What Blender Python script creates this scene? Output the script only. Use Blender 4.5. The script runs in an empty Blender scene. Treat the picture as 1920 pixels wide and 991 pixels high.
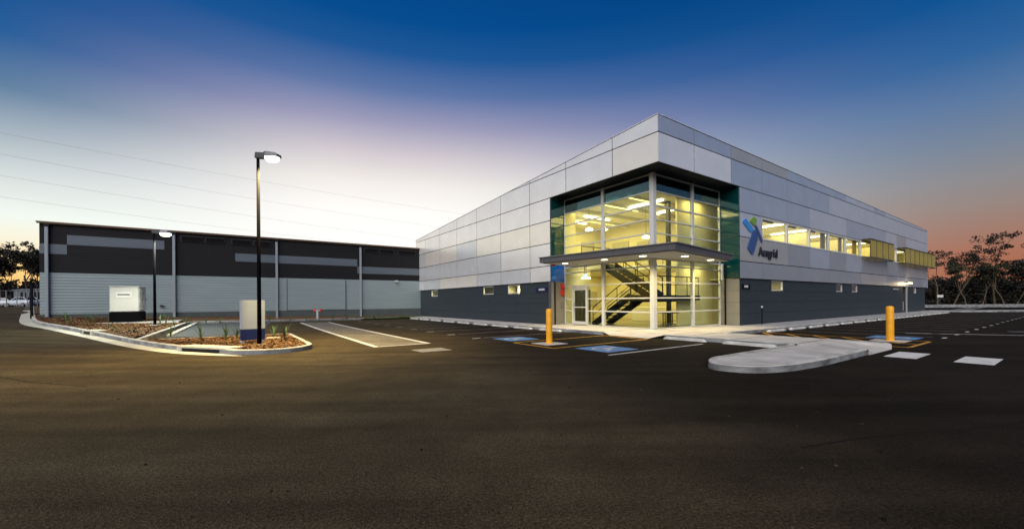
import bpy, bmesh, math, random
from mathutils import Vector, Matrix, Euler
from mathutils.geometry import delaunay_2d_cdt

random.seed(7)
sc = bpy.context.scene
COL = sc.collection
R = math.radians

# ------------------------------------------------------------------ camera
CAMH, FPX, ROLL, YPP = 1.55, 756.0, 0.0078, 564.5
cam = bpy.data.cameras.new('camera')
cam.sensor_width = 36.0
cam.lens = FPX / 1920 * 36.0
cam.shift_y = (YPP - 495.5) / 1920
cam.clip_start, cam.clip_end = 0.1, 3000
camo = bpy.data.objects.new('camera', cam)
COL.objects.link(camo)
cr, sr = math.cos(ROLL), math.sin(ROLL)
camo.matrix_world = Matrix(((cr, sr, 0, 0), (0, 0, -1, 0), (-sr, cr, 0, CAMH), (0, 0, 0, 1)))
sc.camera = camo

# ------------------------------------------------------------------ sky
def srgb(r, g, b):
    f = lambda c: (c / 12.92 if c <= 0.04045 else ((c + 0.055) / 1.055) ** 2.4)
    return (f(r / 255), f(g / 255), f(b / 255), 1)

SUN_AZ, SUN_EL = -24.0, 1.0
w = bpy.data.worlds.new('World')
sc.world = w
w.use_nodes = True
nt = w.node_tree
nt.nodes.clear()
def wn(t, **k):
    n = nt.nodes.new(t)
    for a, b in k.items():
        setattr(n, a, b)
    return n
wl = nt.links.new
tc = wn('ShaderNodeTexCoord')
sep = wn('ShaderNodeSeparateXYZ'); wl(tc.outputs['Generated'], sep.inputs[0])
az = wn('ShaderNodeMath', operation='ARCTAN2')
wl(sep.outputs['X'], az.inputs[0]); wl(sep.outputs['Y'], az.inputs[1])
def ramp(stops):
    r = wn('ShaderNodeValToRGB')
    e = r.color_ramp.elements
    while len(e) > 1:
        e.remove(e[-1])
    e[0].position, e[0].color = stops[0][0], srgb(*stops[0][1])
    for p, c in stops[1:]:
        q = e.new(p); q.color = srgb(*c)
    r.color_ramp.interpolation = 'LINEAR'
    wl(sep.outputs['Z'], r.inputs[0])
    return r
glow = ramp([(0, (255, 238, 200)), (.06, (255, 249, 232)), (.12, (254, 253, 250)), (.21, (252, 249, 246)), (.27, (238, 233, 228)),
             (.33, (207, 199, 205)), (.39, (156, 154, 183)), (.45, (92, 116, 164)), (.51, (30, 86, 148)), (.56, (1, 74, 140)), (.7, (2, 60, 122)), (1, (4, 44, 106))])
left = ramp([(0, (252, 186, 88)), (.06, (254, 208, 128)), (.10, (246, 238, 210)), (.14, (236, 245, 237)), (.19, (213, 221, 219)), (.25, (168, 181, 191)),
             (.32, (86, 122, 156)), (.39, (16, 88, 149)), (.46, (1, 76, 142)), (1, (4, 44, 106))])
right = ramp([(0, (162, 94, 68)), (.07, (168, 110, 88)), (.11, (158, 122, 108)), (.15, (148, 132, 126)), (.19, (138, 136, 140)), (.24, (118, 131, 150)), (.31, (86, 117, 158)),
              (.37, (46, 98, 153)), (.45, (8, 80, 144)), (.6, (3, 58, 120)), (1, (4, 42, 102))])
# away from the sunset, behind and beside the camera, the low sky is dull blue-grey
behind = ramp([(0, (96, 104, 122)), (.12, (104, 114, 136)), (.22, (96, 116, 148)), (.32, (66, 104, 152)), (.45, (14, 74, 138)), (.6, (4, 54, 116)), (1, (4, 42, 102))])
def mapr(a, b, smooth=True):
    m = wn('ShaderNodeMapRange')
    m.interpolation_type = 'SMOOTHSTEP'
    m.inputs['From Min'].default_value = R(a); m.inputs['From Max'].default_value = R(b)
    wl(az.outputs[0], m.inputs['Value'])
    return m
mL = mapr(-22, -56); mR = mapr(-14, 52); mB = mapr(-88, -150); mF = mapr(51, 80)
def mix(f, a, b):
    m = wn('ShaderNodeMix', data_type='RGBA')
    wl(f, m.inputs[0]); wl(a, m.inputs[6]); wl(b, m.inputs[7])
    return m.outputs[2]
c1 = mix(mL.outputs[0], glow.outputs[0], left.outputs[0])
c2 = mix(mR.outputs[0], c1, right.outputs[0])
c3 = mix(mB.outputs[0], mix(mF.outputs[0], c2, behind.outputs[0]), behind.outputs[0])
# physical sky added faintly underneath the measured dusk colours
nish = wn('ShaderNodeTexSky', sky_type='NISHITA')
nish.sun_disc = False
nish.sun_elevation = R(SUN_EL); nish.sun_rotation = R(SUN_AZ)
bg1 = wn('ShaderNodeBackground'); bg1.inputs['Strength'].default_value = 1.05
bg2 = wn('ShaderNodeBackground'); bg2.inputs['Strength'].default_value = 0.002
wl(c3, bg1.inputs[0]); wl(nish.outputs[0], bg2.inputs[0])
add = wn('ShaderNodeAddShader'); wl(bg1.outputs[0], add.inputs[0]); wl(bg2.outputs[0], add.inputs[1])
wo = wn('ShaderNodeOutputWorld'); wl(add.outputs[0], wo.inputs['Surface'])

# added soft fill lamp behind the camera, opposite the sunset, brightens ground and walls
sun = bpy.data.lights.new('sun', 'SUN')
sun.energy, sun.angle, sun.color = 3.5, R(60), (1.0, 0.955, 0.89)
suno = bpy.data.objects.new('sun', sun); COL.objects.link(suno)
LA, LE = R(-162), R(38)
sd = Vector((math.sin(LA) * math.cos(LE), math.cos(LA) * math.cos(LE), math.sin(LE)))
suno.rotation_euler = sd.to_track_quat('Z', 'Y').to_euler()
suno.location = (0, 0, 30)

vs = sc.view_settings
vs.view_transform, vs.look, vs.exposure, vs.gamma = 'Standard', 'None', 0.0, 1.0
vs.use_curve_mapping = False
sc.render.engine = 'CYCLES'
sc.cycles.use_denoising = True
sc.cycles.max_bounces = 6
sc.cycles.transparent_max_bounces = 12
sc.cycles.sample_clamp_indirect = 1.0
sc.cycles.sample_clamp_direct = 20.0
sc.cycles.caustics_reflective = False
sc.cycles.caustics_refractive = False

# ------------------------------------------------------------------ geometry of the place
def ground_z(x, y):
    s = max(0.0, -x - 8.0)
    return 1.3 * math.tanh(0.0013 * s * s / 1.3)

def ray(px, py):
    dx, dy = (px - 960) / FPX, (py - YPP) / FPX
    return Vector((dx * cr - dy * sr, 1.0, -(dx * sr + dy * cr)))
def on_ground(px, py, dz=0.0):
    """point of the sloping site seen at that place of the survey photo"""
    d = ray(px, py)
    f = lambda k: CAMH + d.z * k - ground_z(d.x * k, d.y * k) - dz
    k0 = 1.0
    while k0 < 240 and f(k0 + .25) > 0:
        k0 += .25
    a, b = k0, k0 + .25
    for _ in range(24):
        m = (a + b) / 2
        if f(m) > 0: a = m
        else: b = m
    return Vector((d.x * a, d.y * a, ground_z(d.x * a, d.y * a) + dz))

ANG = math.atan2(0.5664, 0.8241)
DU = Vector((math.cos(ANG), math.sin(ANG), 0)); DV = Vector((-math.sin(ANG), math.cos(ANG), 0))
OFF = Vector((6.5, 17.8, 0))          # office building, street corner
WH = Vector((-9.2, 41.0, 0))          # warehouse, reference point on its front wall
def uv(u, v, z=0.0, o=OFF):
    return o + DU * u + DV * v + Vector((0, 0, z))
def to_uv(p, o=OFF):
    q = p - o
    return q.dot(DU), q.dot(DV), q.z
def on_plane_v(px, py, v=0.0, o=OFF):
    """(u, z) of the survey point on a wall that runs along u"""
    d = ray(px, py); n = DV
    k = (n.dot(o) + v - n.dot(Vector((0, 0, CAMH)))) / n.dot(d)
    p = d * k + Vector((0, 0, CAMH))
    q = to_uv(p, o)
    return q[0], q[2]

# ------------------------------------------------------------------ materials
MATS = {}
def mat(name, color, rough=0.6, metal=0.0, noise=0.0, nscale=4.0, bump=0.0, bscale=60.0, spec=0.5, emit=None, estr=0.0, stretch=None, detail=5.0, coat=0.0):
    m = bpy.data.materials.new(name); m.use_nodes = True
    t = m.node_tree; b = t.nodes['Principled BSDF']
    b.inputs['Base Color'].default_value = (*color, 1)
    b.inputs['Roughness'].default_value = rough
    b.inputs['Metallic'].default_value = metal
    b.inputs['Specular IOR Level'].default_value = spec
    b.inputs['Coat Weight'].default_value = coat
    if noise or bump:
        c = t.nodes.new('ShaderNodeTexCoord'); mp = t.nodes.new('ShaderNodeMapping')
        t.links.new(c.outputs['Object'], mp.inputs[0])
        if stretch: mp.inputs['Scale'].default_value = stretch
    if noise:
        n = t.nodes.new('ShaderNodeTexNoise'); n.inputs['Scale'].default_value = nscale; n.inputs['Detail'].default_value = detail
        t.links.new(mp.outputs[0], n.inputs['Vector'])
        mr = t.nodes.new('ShaderNodeMapRange'); mr.inputs['From Min'].default_value = .3; mr.inputs['From Max'].default_value = .7
        mr.inputs['To Min'].default_value = 1 - noise; mr.inputs['To Max'].default_value = 1 + noise
        t.links.new(n.outputs['Fac'], mr.inputs['Value'])
        x = t.nodes.new('ShaderNodeVectorMath'); x.operation = 'SCALE'; x.inputs[0].default_value = color
        t.links.new(mr.outputs[0], x.inputs['Scale']); t.links.new(x.outputs[0], b.inputs['Base Color'])
        r2 = t.nodes.new('ShaderNodeMapRange'); r2.inputs['To Min'].default_value = max(0.02, rough - noise * .3); r2.inputs['To Max'].default_value = min(1, rough + noise * .3)
        t.links.new(n.outputs['Fac'], r2.inputs['Value']); t.links.new(r2.outputs[0], b.inputs['Roughness'])
    if bump:
        n2 = t.nodes.new('ShaderNodeTexNoise'); n2.inputs['Scale'].default_value = bscale; n2.inputs['Detail'].default_value = 3
        t.links.new(mp.outputs[0], n2.inputs['Vector'])
        bp = t.nodes.new('ShaderNodeBump'); bp.inputs['Strength'].default_value = bump; bp.inputs['Distance'].default_value = 0.01
        t.links.new(n2.outputs['Fac'], bp.inputs['Height']); t.links.new(bp.outputs[0], b.inputs['Normal'])
    if emit:
        b.inputs['Emission Color'].default_value = (*emit, 1); b.inputs['Emission Strength'].default_value = estr
    MATS[name] = m
    return m

def asphalt(name, base, var, dim_base=None):
    m = bpy.data.materials.new(name); m.use_nodes = True
    t = m.node_tree; b = t.nodes['Principled BSDF']; L = t.links.new
    c = t.nodes.new('ShaderNodeTexCoord')
    def nz(s, d=4, typ='ShaderNodeTexNoise'):
        n = t.nodes.new(typ); n.inputs['Scale'].default_value = s
        if typ == 'ShaderNodeTexNoise': n.inputs['Detail'].default_value = d
        L(c.outputs['Object'], n.inputs['Vector']); return n
    def mr(src, a, bb, lo, hi):
        q = t.nodes.new('ShaderNodeMapRange'); q.inputs['From Min'].default_value = a; q.inputs['From Max'].default_value = bb
        q.inputs['To Min'].default_value = lo; q.inputs['To Max'].default_value = hi; L(src, q.inputs['Value']); return q.outputs[0]
    def mul(a, bb):
        q = t.nodes.new('ShaderNodeMath'); q.operation = 'MULTIPLY'; L(a, q.inputs[0]); L(bb, q.inputs[1]); return q.outputs[0]
    vor = nz(95, typ='ShaderNodeTexVoronoi')
    g1 = mr(vor.outputs['Color'], 0, 1, .5, 1.65)
    g2 = mr(nz(42, 6).outputs['Fac'], .33, .67, .60, 1.42)
    big = mr(nz(.22, 5).outputs['Fac'], .3, .7, 1 - var, 1 + var)
    mid = mr(nz(1.6, 5).outputs['Fac'], .3, .7, .84, 1.16)
    # roller and tyre streaks
    mp = t.nodes.new('ShaderNodeMapping'); mp.inputs['Scale'].default_value = (.14, 1.5, 1); mp.inputs['Rotation'].default_value = (0, 0, .12)
    L(c.outputs['Object'], mp.inputs[0])
    st = t.nodes.new('ShaderNodeTexNoise'); st.inputs['Scale'].default_value = 1.0; st.inputs['Detail'].default_value = 5; L(mp.outputs[0], st.inputs['Vector'])
    streak = mr(st.outputs['Fac'], .33, .67, .72, 1.24)
    f = mul(mul(mul(g1, g2), mul(big, mid)), streak)
    x = t.nodes.new('ShaderNodeVectorMath'); x.operation = 'SCALE'; x.inputs[0].default_value = base
    L(f, x.inputs['Scale']); L(x.outputs[0], b.inputs['Base Color'])
    if dim_base:   # lamp falloff painted into the colour: darker to the right, edge broken by noise
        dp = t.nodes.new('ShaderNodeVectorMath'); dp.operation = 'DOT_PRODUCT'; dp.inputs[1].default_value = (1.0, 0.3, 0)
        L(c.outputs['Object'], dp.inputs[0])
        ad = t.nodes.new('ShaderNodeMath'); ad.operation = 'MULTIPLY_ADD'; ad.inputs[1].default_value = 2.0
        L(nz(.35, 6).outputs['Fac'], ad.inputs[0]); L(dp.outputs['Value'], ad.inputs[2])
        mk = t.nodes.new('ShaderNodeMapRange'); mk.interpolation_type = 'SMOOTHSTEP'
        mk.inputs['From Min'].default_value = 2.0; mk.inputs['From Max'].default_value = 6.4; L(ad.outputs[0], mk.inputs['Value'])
        mc = t.nodes.new('ShaderNodeMix'); mc.data_type = 'RGBA'; mc.inputs[6].default_value = (*base, 1); mc.inputs[7].default_value = (*dim_base, 1)
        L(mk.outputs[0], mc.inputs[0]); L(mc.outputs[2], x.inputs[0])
    b.inputs['Roughness'].default_value = .82
    b.inputs['Specular IOR Level'].default_value = .04
    bp = t.nodes.new('ShaderNodeBump'); bp.inputs['Strength'].default_value = .55; bp.inputs['Distance'].default_value = .012
    h = t.nodes.new('ShaderNodeMath'); h.operation = 'ADD'; L(vor.outputs['Distance'], h.inputs[0]); L(g2, h.inputs[1])
    L(h.outputs[0], bp.inputs['Height']); L(bp.outputs[0], b.inputs['Normal'])
    MATS[name] = m
    return m

def glass(name, tint, refl_tint=(1, 1, 1), ior=1.5, rough=0.0, base=0.0):
    m = bpy.data.materials.new(name); m.use_nodes = True
    t = m.node_tree; t.nodes.clear(); L = t.links.new
    tr = t.nodes.new('ShaderNodeBsdfTransparent'); tr.inputs[0].default_value = (*tint, 1)
    gl = t.nodes.new('ShaderNodeBsdfGlossy'); gl.inputs['Roughness'].default_value = rough; gl.inputs[0].default_value = (*refl_tint, 1)
    # Schlick reflectance, the same from both sides of the pane
    ge = t.nodes.new('ShaderNodeNewGeometry'); dt = t.nodes.new('ShaderNodeVectorMath'); dt.operation = 'DOT_PRODUCT'
    L(ge.outputs['Incoming'], dt.inputs[0]); L(ge.outputs['Normal'], dt.inputs[1])
    def mth(op, x, y):
        q = t.nodes.new('ShaderNodeMath'); q.operation = op; q.use_clamp = op != 'POWER'
        for i, w_ in enumerate((x, y)):
            if w_ is None: continue
            if isinstance(w_, (int, float)): q.inputs[i].default_value = w_
            else: L(w_, q.inputs[i])
        return q
    f0 = ((ior - 1) / (ior + 1)) ** 2 + base
    ab = mth('ABSOLUTE', dt.outputs['Value'], None); om = mth('SUBTRACT', 1.0, ab.outputs[0]); pw = mth('POWER', om.outputs[0], 5.0)
    a = mth('MULTIPLY_ADD', pw.outputs[0], 1 - f0); a.inputs[2].default_value = f0
    mx = t.nodes.new('ShaderNodeMixShader'); L(a.outputs[0], mx.inputs[0]); L(tr.outputs[0], mx.inputs[1]); L(gl.outputs[0], mx.inputs[2])
    o = t.nodes.new('ShaderNodeOutputMaterial'); L(mx.outputs[0], o.inputs[0])
    MATS[name] = m
    return m

def emission(name, color, strength):
    m = bpy.data.materials.new(name); m.use_nodes = True
    t = m.node_tree; t.nodes.clear()
    e = t.nodes.new('ShaderNodeEmission'); e.inputs[0].default_value = (*color, 1); e.inputs[1].default_value = strength
    o = t.nodes.new('ShaderNodeOutputMaterial'); t.links.new(e.outputs[0], o.inputs[0])
    MATS[name] = m
    return m

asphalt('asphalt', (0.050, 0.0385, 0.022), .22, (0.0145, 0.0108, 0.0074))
asphalt('median', (0.155, 0.14, 0.112), .08)
mat('earth', (0.02, 0.02, 0.012), .95, noise=.5, nscale=.6)
mat('concrete', (0.42, 0.395, 0.37), .85, noise=.22, nscale=1.3, bump=.25, bscale=45, detail=8)
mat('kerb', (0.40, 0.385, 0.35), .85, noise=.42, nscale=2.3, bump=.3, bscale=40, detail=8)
mat('gutter', (0.46, 0.44, 0.36), .85, noise=.22, nscale=2.0, bump=.25, bscale=40)
mat('joint', (0.06, 0.056, 0.052), .9)
mat('stop_white', (0.50, 0.49, 0.46), .85, noise=.25, nscale=3, bump=.3, bscale=40)
mat('path_grey', (0.30, 0.295, 0.30), .85, noise=.2, nscale=1.3, bump=.25, bscale=45, detail=8)
mat('kerb_face', (0.19, 0.195, 0.20), .9, noise=.6, nscale=1.7, bump=.3, bscale=40, detail=9, stretch=(1, 1, 3))  # front faces painted darker for their shade, blotched with scuff stains
mat('grit', (0.04, 0.036, 0.031), .9)
mat('joint_dark', (0.006, 0.0055, 0.005), .9, spec=.1)
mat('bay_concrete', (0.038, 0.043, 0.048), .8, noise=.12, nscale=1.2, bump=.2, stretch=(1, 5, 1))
mat('pit_lid', (0.20, 0.19, 0.165), .9, noise=.25, nscale=6, bump=.3)
def paint(name, color, wear, rough=.7):
    """road paint worn through to the asphalt in spots and tyre-greyed"""
    m = mat(name, color, rough, noise=.16, nscale=5, bump=.3, bscale=80)
    t = m.node_tree; b = t.nodes['Principled BSDF']; L = t.links.new
    src = b.inputs['Base Color'].links[0].from_socket
    c = t.nodes.new('ShaderNodeTexCoord')
    def nz(sc_, d):
        n = t.nodes.new('ShaderNodeTexNoise'); n.inputs['Scale'].default_value = sc_; n.inputs['Detail'].default_value = d; L(c.outputs['Object'], n.inputs['Vector']); return n.outputs['Fac']
    a1 = t.nodes.new('ShaderNodeMath'); a1.operation = 'ADD'; L(nz(2.2, 4), a1.inputs[0]); L(nz(34, 5), a1.inputs[1])
    r = t.nodes.new('ShaderNodeMapRange'); r.inputs['From Min'].default_value = 1.36 - wear; r.inputs['From Max'].default_value = 1.5 - wear * .6
    r.inputs['To Max'].default_value = .85
    L(a1.outputs[0], r.inputs['Value'])
    mx = t.nodes.new('ShaderNodeMix'); mx.data_type = 'RGBA'; L(r.outputs[0], mx.inputs[0]); L(src, mx.inputs[6]); mx.inputs[7].default_value = (.022, .02, .017, 1)
    L(mx.outputs[2], b.inputs['Base Color'])
    return m
paint('white_paint', (0.55, 0.54, 0.51), .24)
paint('worn_paint', (0.25, 0.22, 0.205), .42)
paint('yellow_paint', (0.50, 0.235, 0.014), .36)
paint('blue_paint', (0.065, 0.19, 0.40), .26)
mat('mulch', (0.10, 0.046, 0.013), .95, noise=.55, nscale=22, bump=1.0, bscale=30)
mat('chip', (0.145, 0.07, 0.021), .95, noise=.5, nscale=3)
mat('grass', (0.045, 0.09, 0.015), .9, noise=.4, nscale=12, bump=.6)
mat('bollard_yellow', (0.80, 0.36, 0.01), .42, noise=.12, nscale=4)
mat('black_metal', (0.006, 0.006, 0.007), .7, spec=.15, noise=.2, nscale=5)
mat('tank_black', (0.0025, 0.0025, 0.003), .85, spec=.05)
mat('board', (0.5, 0.46, 0.34), .7)
mat('pole_black', (0.005, 0.005, 0.006), 1.0, spec=.0)
mat('reflection_grey', (0.42, 0.41, 0.40), .7)
mat('curtain', (0.30, 0.22, 0.10), .8)
mat('dark_metal', (0.03, 0.03, 0.032), .5, noise=.2)
mat('grey_metal', (0.30, 0.31, 0.32), .42, metal=.6, noise=.12)
mat('white_frame', (0.60, 0.60, 0.58), .4, noise=.06)
mat('galvanised', (0.48, 0.50, 0.50), .5, metal=.4, noise=.15, nscale=5)
mat('panel_silver', (0.90, 0.87, 0.85), .27, metal=.42, noise=.05, nscale=.8)
mat('panel_pale', (0.94, 0.90, 0.872), .27, metal=.42, noise=.05, nscale=.8)
mat('panel_cream', (0.94, 0.872, 0.785), .27, metal=.42, noise=.05, nscale=.8)
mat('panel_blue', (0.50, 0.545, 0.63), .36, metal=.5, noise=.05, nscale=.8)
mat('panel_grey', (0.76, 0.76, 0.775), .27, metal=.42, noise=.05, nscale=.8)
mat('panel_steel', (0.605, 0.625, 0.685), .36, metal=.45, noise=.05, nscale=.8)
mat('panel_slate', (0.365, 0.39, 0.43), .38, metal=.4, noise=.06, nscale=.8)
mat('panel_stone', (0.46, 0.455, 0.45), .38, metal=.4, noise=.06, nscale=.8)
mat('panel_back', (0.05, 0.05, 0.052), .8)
mat('wall_dark', (0.024, 0.033, 0.041), .62, noise=.08, nscale=2.5)
mat('wall_reveal', (0.22, 0.205, 0.17), .6, noise=.06, nscale=2)
mat('fascia', (0.10, 0.10, 0.115), .38, metal=.3, noise=.08)
mat('soffit', (0.72, 0.69, 0.60), .6)
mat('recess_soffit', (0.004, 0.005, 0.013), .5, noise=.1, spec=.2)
mat('teal_glass', (0.001, 0.040, 0.040), .05, spec=.6, coat=.15)
mat('sky_reflect_glass', (0.003, 0.10, 0.40), .1, spec=.8, coat=.3)  # sky reflection painted into the colour: teal glass turned blue
mat('cream_wall', (0.80, 0.74, 0.52), .75, noise=.03, nscale=2)
mat('ceiling_white', (0.82, 0.79, 0.68), .8)
mat('floor_tile', (0.28, 0.24, 0.15), .3, noise=.08, nscale=3)
mat('steel_dark', (0.006, 0.006, 0.007), .8, spec=.1)
mat('tread', (0.05, 0.048, 0.036), .8, spec=.2)
mat('red', (0.65, 0.02, 0.015), .5)
mat('green_board', (0.10, 0.32, 0.02), .7)
mat('logo_light_blue', (0.03, 0.24, 0.62), .4)
mat('logo_blue', (0.03, 0.075, 0.23), .4)
mat('logo_green', (0.17, 0.32, 0.035), .4)
mat('lettering', (0.012, 0.013, 0.02), .4)
mat('navy', (0.006, 0.010, 0.06), .4)
mat('white_ink', (0.7, 0.7, 0.72), .5)
mat('screen', (0.34, 0.27, 0.07), .55, metal=.2, noise=.1, nscale=3)
mat('sheet_light', (0.30, 0.365, 0.375), .42, metal=.25, noise=.05, nscale=.5, stretch=(1, 1, 6))
mat('sheet_dark', (0.0125, 0.0125, 0.0145), .6, metal=.0, spec=.2, noise=.08, nscale=.5, stretch=(1, 1, 6))
mat('sheet_band', (0.13, 0.155, 0.185), .42, metal=.25, noise=.05, nscale=.6, stretch=(1, 1, 6))
mat('plinth', (0.07, 0.085, 0.085), .85, noise=.15, nscale=1.5, bump=.2)
mat('downpipe', (0.34, 0.38, 0.41), .4, metal=.2)
mat('roof_edge', (0.16, 0.10, 0.06), .45, metal=.3)
mat('cabinet', (0.48, 0.475, 0.45), .45, noise=.05, nscale=2)
mat('sign_white', (0.29, 0.335, 0.40), .42, noise=.05, nscale=2)
mat('sign_blue', (0.007, 0.016, 0.085), .4, noise=.1)
mat('leaf_strap', (0.055, 0.11, 0.035), .6, noise=.4, nscale=8)
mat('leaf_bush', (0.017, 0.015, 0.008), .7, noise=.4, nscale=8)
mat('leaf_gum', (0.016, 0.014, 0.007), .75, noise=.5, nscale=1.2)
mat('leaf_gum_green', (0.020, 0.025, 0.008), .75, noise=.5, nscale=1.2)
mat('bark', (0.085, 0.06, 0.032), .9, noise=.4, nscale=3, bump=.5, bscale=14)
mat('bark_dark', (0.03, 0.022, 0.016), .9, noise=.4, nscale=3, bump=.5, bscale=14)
mat('wire', (0.22, 0.20, 0.17), .6)
mat('car_paint', (0.55, 0.60, 0.66), .25, coat=.6)
mat('tyre', (0.015, 0.015, 0.015), .85)
glass('clear_glass', (0.93, 0.96, 0.92), ior=1.45, base=.0)
glass('curtain_glass', (0.90, 0.93, 0.84), (.8, 1.0, .98), ior=1.42, base=.0)
glass('top_glass', (0.05, 0.13, 0.13), (.55, .8, .8), ior=1.6, base=.14)
mat('car_glass', (0.01, 0.012, 0.015), .08, spec=.8)
WARM = (1.0, 0.80, 0.36)
emission('lamp_lens', (1.0, 0.93, 0.72), 8.0)
emission('lamp_lens_far', (0.95, 1.0, 0.62), 12.0)
emission('downlight', (1.0, 0.88, 0.55), 9.0)
emission('tube', (1.0, 0.93, 0.66), 7.0)
emission('pendant', (1.0, 0.92, 0.60), 9.0)
emission('exit_face', (0.65, 0.85, 1.0), 1.6)
emission('wall_lamp', (1.0, 0.78, 0.38), 16.0)

# ------------------------------------------------------------------ builders
class MB:
    def __init__(s):
        s.v, s.f, s.m = [], [], []
        s.k = 0
    def quad(s, *ps):
        n = len(s.v); s.v += [tuple(p) for p in ps]; s.f.append(tuple(range(n, n + len(ps)))); s.m.append(s.k)
    def box(s, x0, x1, y0, y1, z0, z1):
        n = len(s.v)
        s.v += [(x0, y0, z0), (x1, y0, z0), (x1, y1, z0), (x0, y1, z0), (x0, y0, z1), (x1, y0, z1), (x1, y1, z1), (x0, y1, z1)]
        for q in ((0, 3, 2, 1), (4, 5, 6, 7), (0, 1, 5, 4), (1, 2, 6, 5), (2, 3, 7, 6), (3, 0, 4, 7)):
            s.f.append(tuple(n + i for i in q)); s.m.append(s.k)
    def tube(s, pts, rad, n=8, cap=True):
        pts = [Vector(p) for p in pts]
        if not isinstance(rad, (list, tuple)): rad = [rad] * len(pts)
        base = len(s.v)
        ref = Vector((0, 0, 1))
        for i, p in enumerate(pts):
            d = (pts[min(i + 1, len(pts) - 1)] - pts[max(i - 1, 0)]).normalized()
            a = d.cross(ref if abs(d.dot(ref)) < .95 else Vector((1, 0, 0))).normalized(); b = d.cross(a)
            for j in range(n):
                t = 2 * math.pi * j / n
                s.v.append(tuple(p + (a * math.cos(t) + b * math.sin(t)) * rad[i]))
        for i in range(len(pts) - 1):
            for j in range(n):
                s.f.append((base + i * n + j, base + i * n + (j + 1) % n, base + (i + 1) * n + (j + 1) % n, base + (i + 1) * n + j)); s.m.append(s.k)
        if cap:
            s.f.append(tuple(base + j for j in range(n))[::-1]); s.m.append(s.k)
            e = base + (len(pts) - 1) * n
            s.f.append(tuple(e + j for j in range(n))); s.m.append(s.k)
    def bar(s, a, b, wx, wz, up=(0, 0, 1)):
        """rectangular bar from a to b"""
        a, b = Vector(a), Vector(b); d = (b - a).normalized(); up = Vector(up)
        x = d.cross(up)
        if x.length < 1e-5: x = d.cross(Vector((1, 0, 0)))
        x.normalize(); z = x.cross(d)
        n = len(s.v)
        for p in (a, b):
            for (i, j) in ((-1, -1), (1, -1), (1, 1), (-1, 1)):
                s.v.append(tuple(p + x * (i * wx / 2) + z * (j * wz / 2)))
        for q in ((0, 3, 2, 1), (4, 5, 6, 7), (0, 1, 5, 4), (1, 2, 6, 5), (2, 3, 7, 6), (3, 0, 4, 7)):
            s.f.append(tuple(n + i for i in q)); s.m.append(s.k)
    def prism(s, poly, z0, z1):
        """poly: (x, y) list, counter-clockwise"""
        n = len(s.v); k = len(poly)
        s.v += [(x, y, z0) for x, y in poly] + [(x, y, z1) for x, y in poly]
        s.f.append(tuple(range(n, n + k))[::-1]); s.m.append(s.k)
        s.f.append(tuple(range(n + k, n + 2 * k))); s.m.append(s.k)
        for i in range(k):
            j = (i + 1) % k
            s.f.append((n + i, n + j, n + k + j, n + k + i)); s.m.append(s.k)
    def slab(s, quad4, off):
        """quad of four points pushed by vector off into a block"""
        off = Vector(off); n = len(s.v)
        s.v += [tuple(p) for p in quad4] + [tuple(Vector(p) + off) for p in quad4]
        for q in ((0, 3, 2, 1), (4, 5, 6, 7), (0, 1, 5, 4), (1, 2, 6, 5), (2, 3, 7, 6), (3, 0, 4, 7)):
            s.f.append(tuple(n + i for i in q)); s.m.append(s.k)
    def build(s, name, material, parent=None, smooth=False, bevel=0.0, loc=None):
        me = bpy.data.meshes.new(name)
        me.from_pydata(s.v, [], s.f)
        ms = material if isinstance(material, (list, tuple)) else [material]
        for m in ms: me.materials.append(MATS[m])
        if len(ms) > 1:
            me.polygons.foreach_set('material_index', s.m)
        if bevel or True:
            bm = bmesh.new(); bm.from_mesh(me)
            if len(s.f) < 3000:
                bmesh.ops.recalc_face_normals(bm, faces=bm.faces)
            if bevel:
                bmesh.ops.bevel(bm, geom=list(bm.edges), offset=bevel, segments=2, affect='EDGES', clamp_overlap=True)
            bm.to_mesh(me); bm.free()
        if smooth:
            me.polygons.foreach_set('use_smooth', [True] * len(me.polygons))
        me.update()
        o = bpy.data.objects.new(name, me); COL.objects.link(o)
        if parent: o.parent = parent
        if loc: o.location = loc
        return o

def tag(o, label=None, cat=None, group=None, kind=None):
    if label: o['label'] = label
    if cat: o['category'] = cat
    if group: o['group'] = group
    if kind: o['kind'] = kind
    return o
def empty(name, loc=(0, 0, 0), rz=0.0):
    o = bpy.data.objects.new(name, None); COL.objects.link(o)
    o.location = loc; o.rotation_euler = (0, 0, rz); o.empty_display_size = .3
    return o
def copy_tree(o, parent=None):
    c = o.copy(); COL.objects.link(c); c.parent = parent
    for ch in list(o.children): copy_tree(ch, c)
    return c
def lamp(name, typ, parent, loc, energy, color, **k):
    l = bpy.data.lights.new(name, typ); l.energy = energy; l.color = color
    for a, b in k.items(): setattr(l, a, b)
    o = bpy.data.objects.new(name, l); COL.objects.link(o); o.parent = parent; o.location = loc
    return o
ORD = ['first', 'second', 'third', 'fourth', 'fifth', 'sixth', 'seventh', 'eighth', 'ninth', 'tenth', 'eleventh', 'twelfth',
       'thirteenth', 'fourteenth', 'fifteenth', 'sixteenth', 'seventeenth', 'eighteenth', 'nineteenth', 'twentieth']

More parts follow.
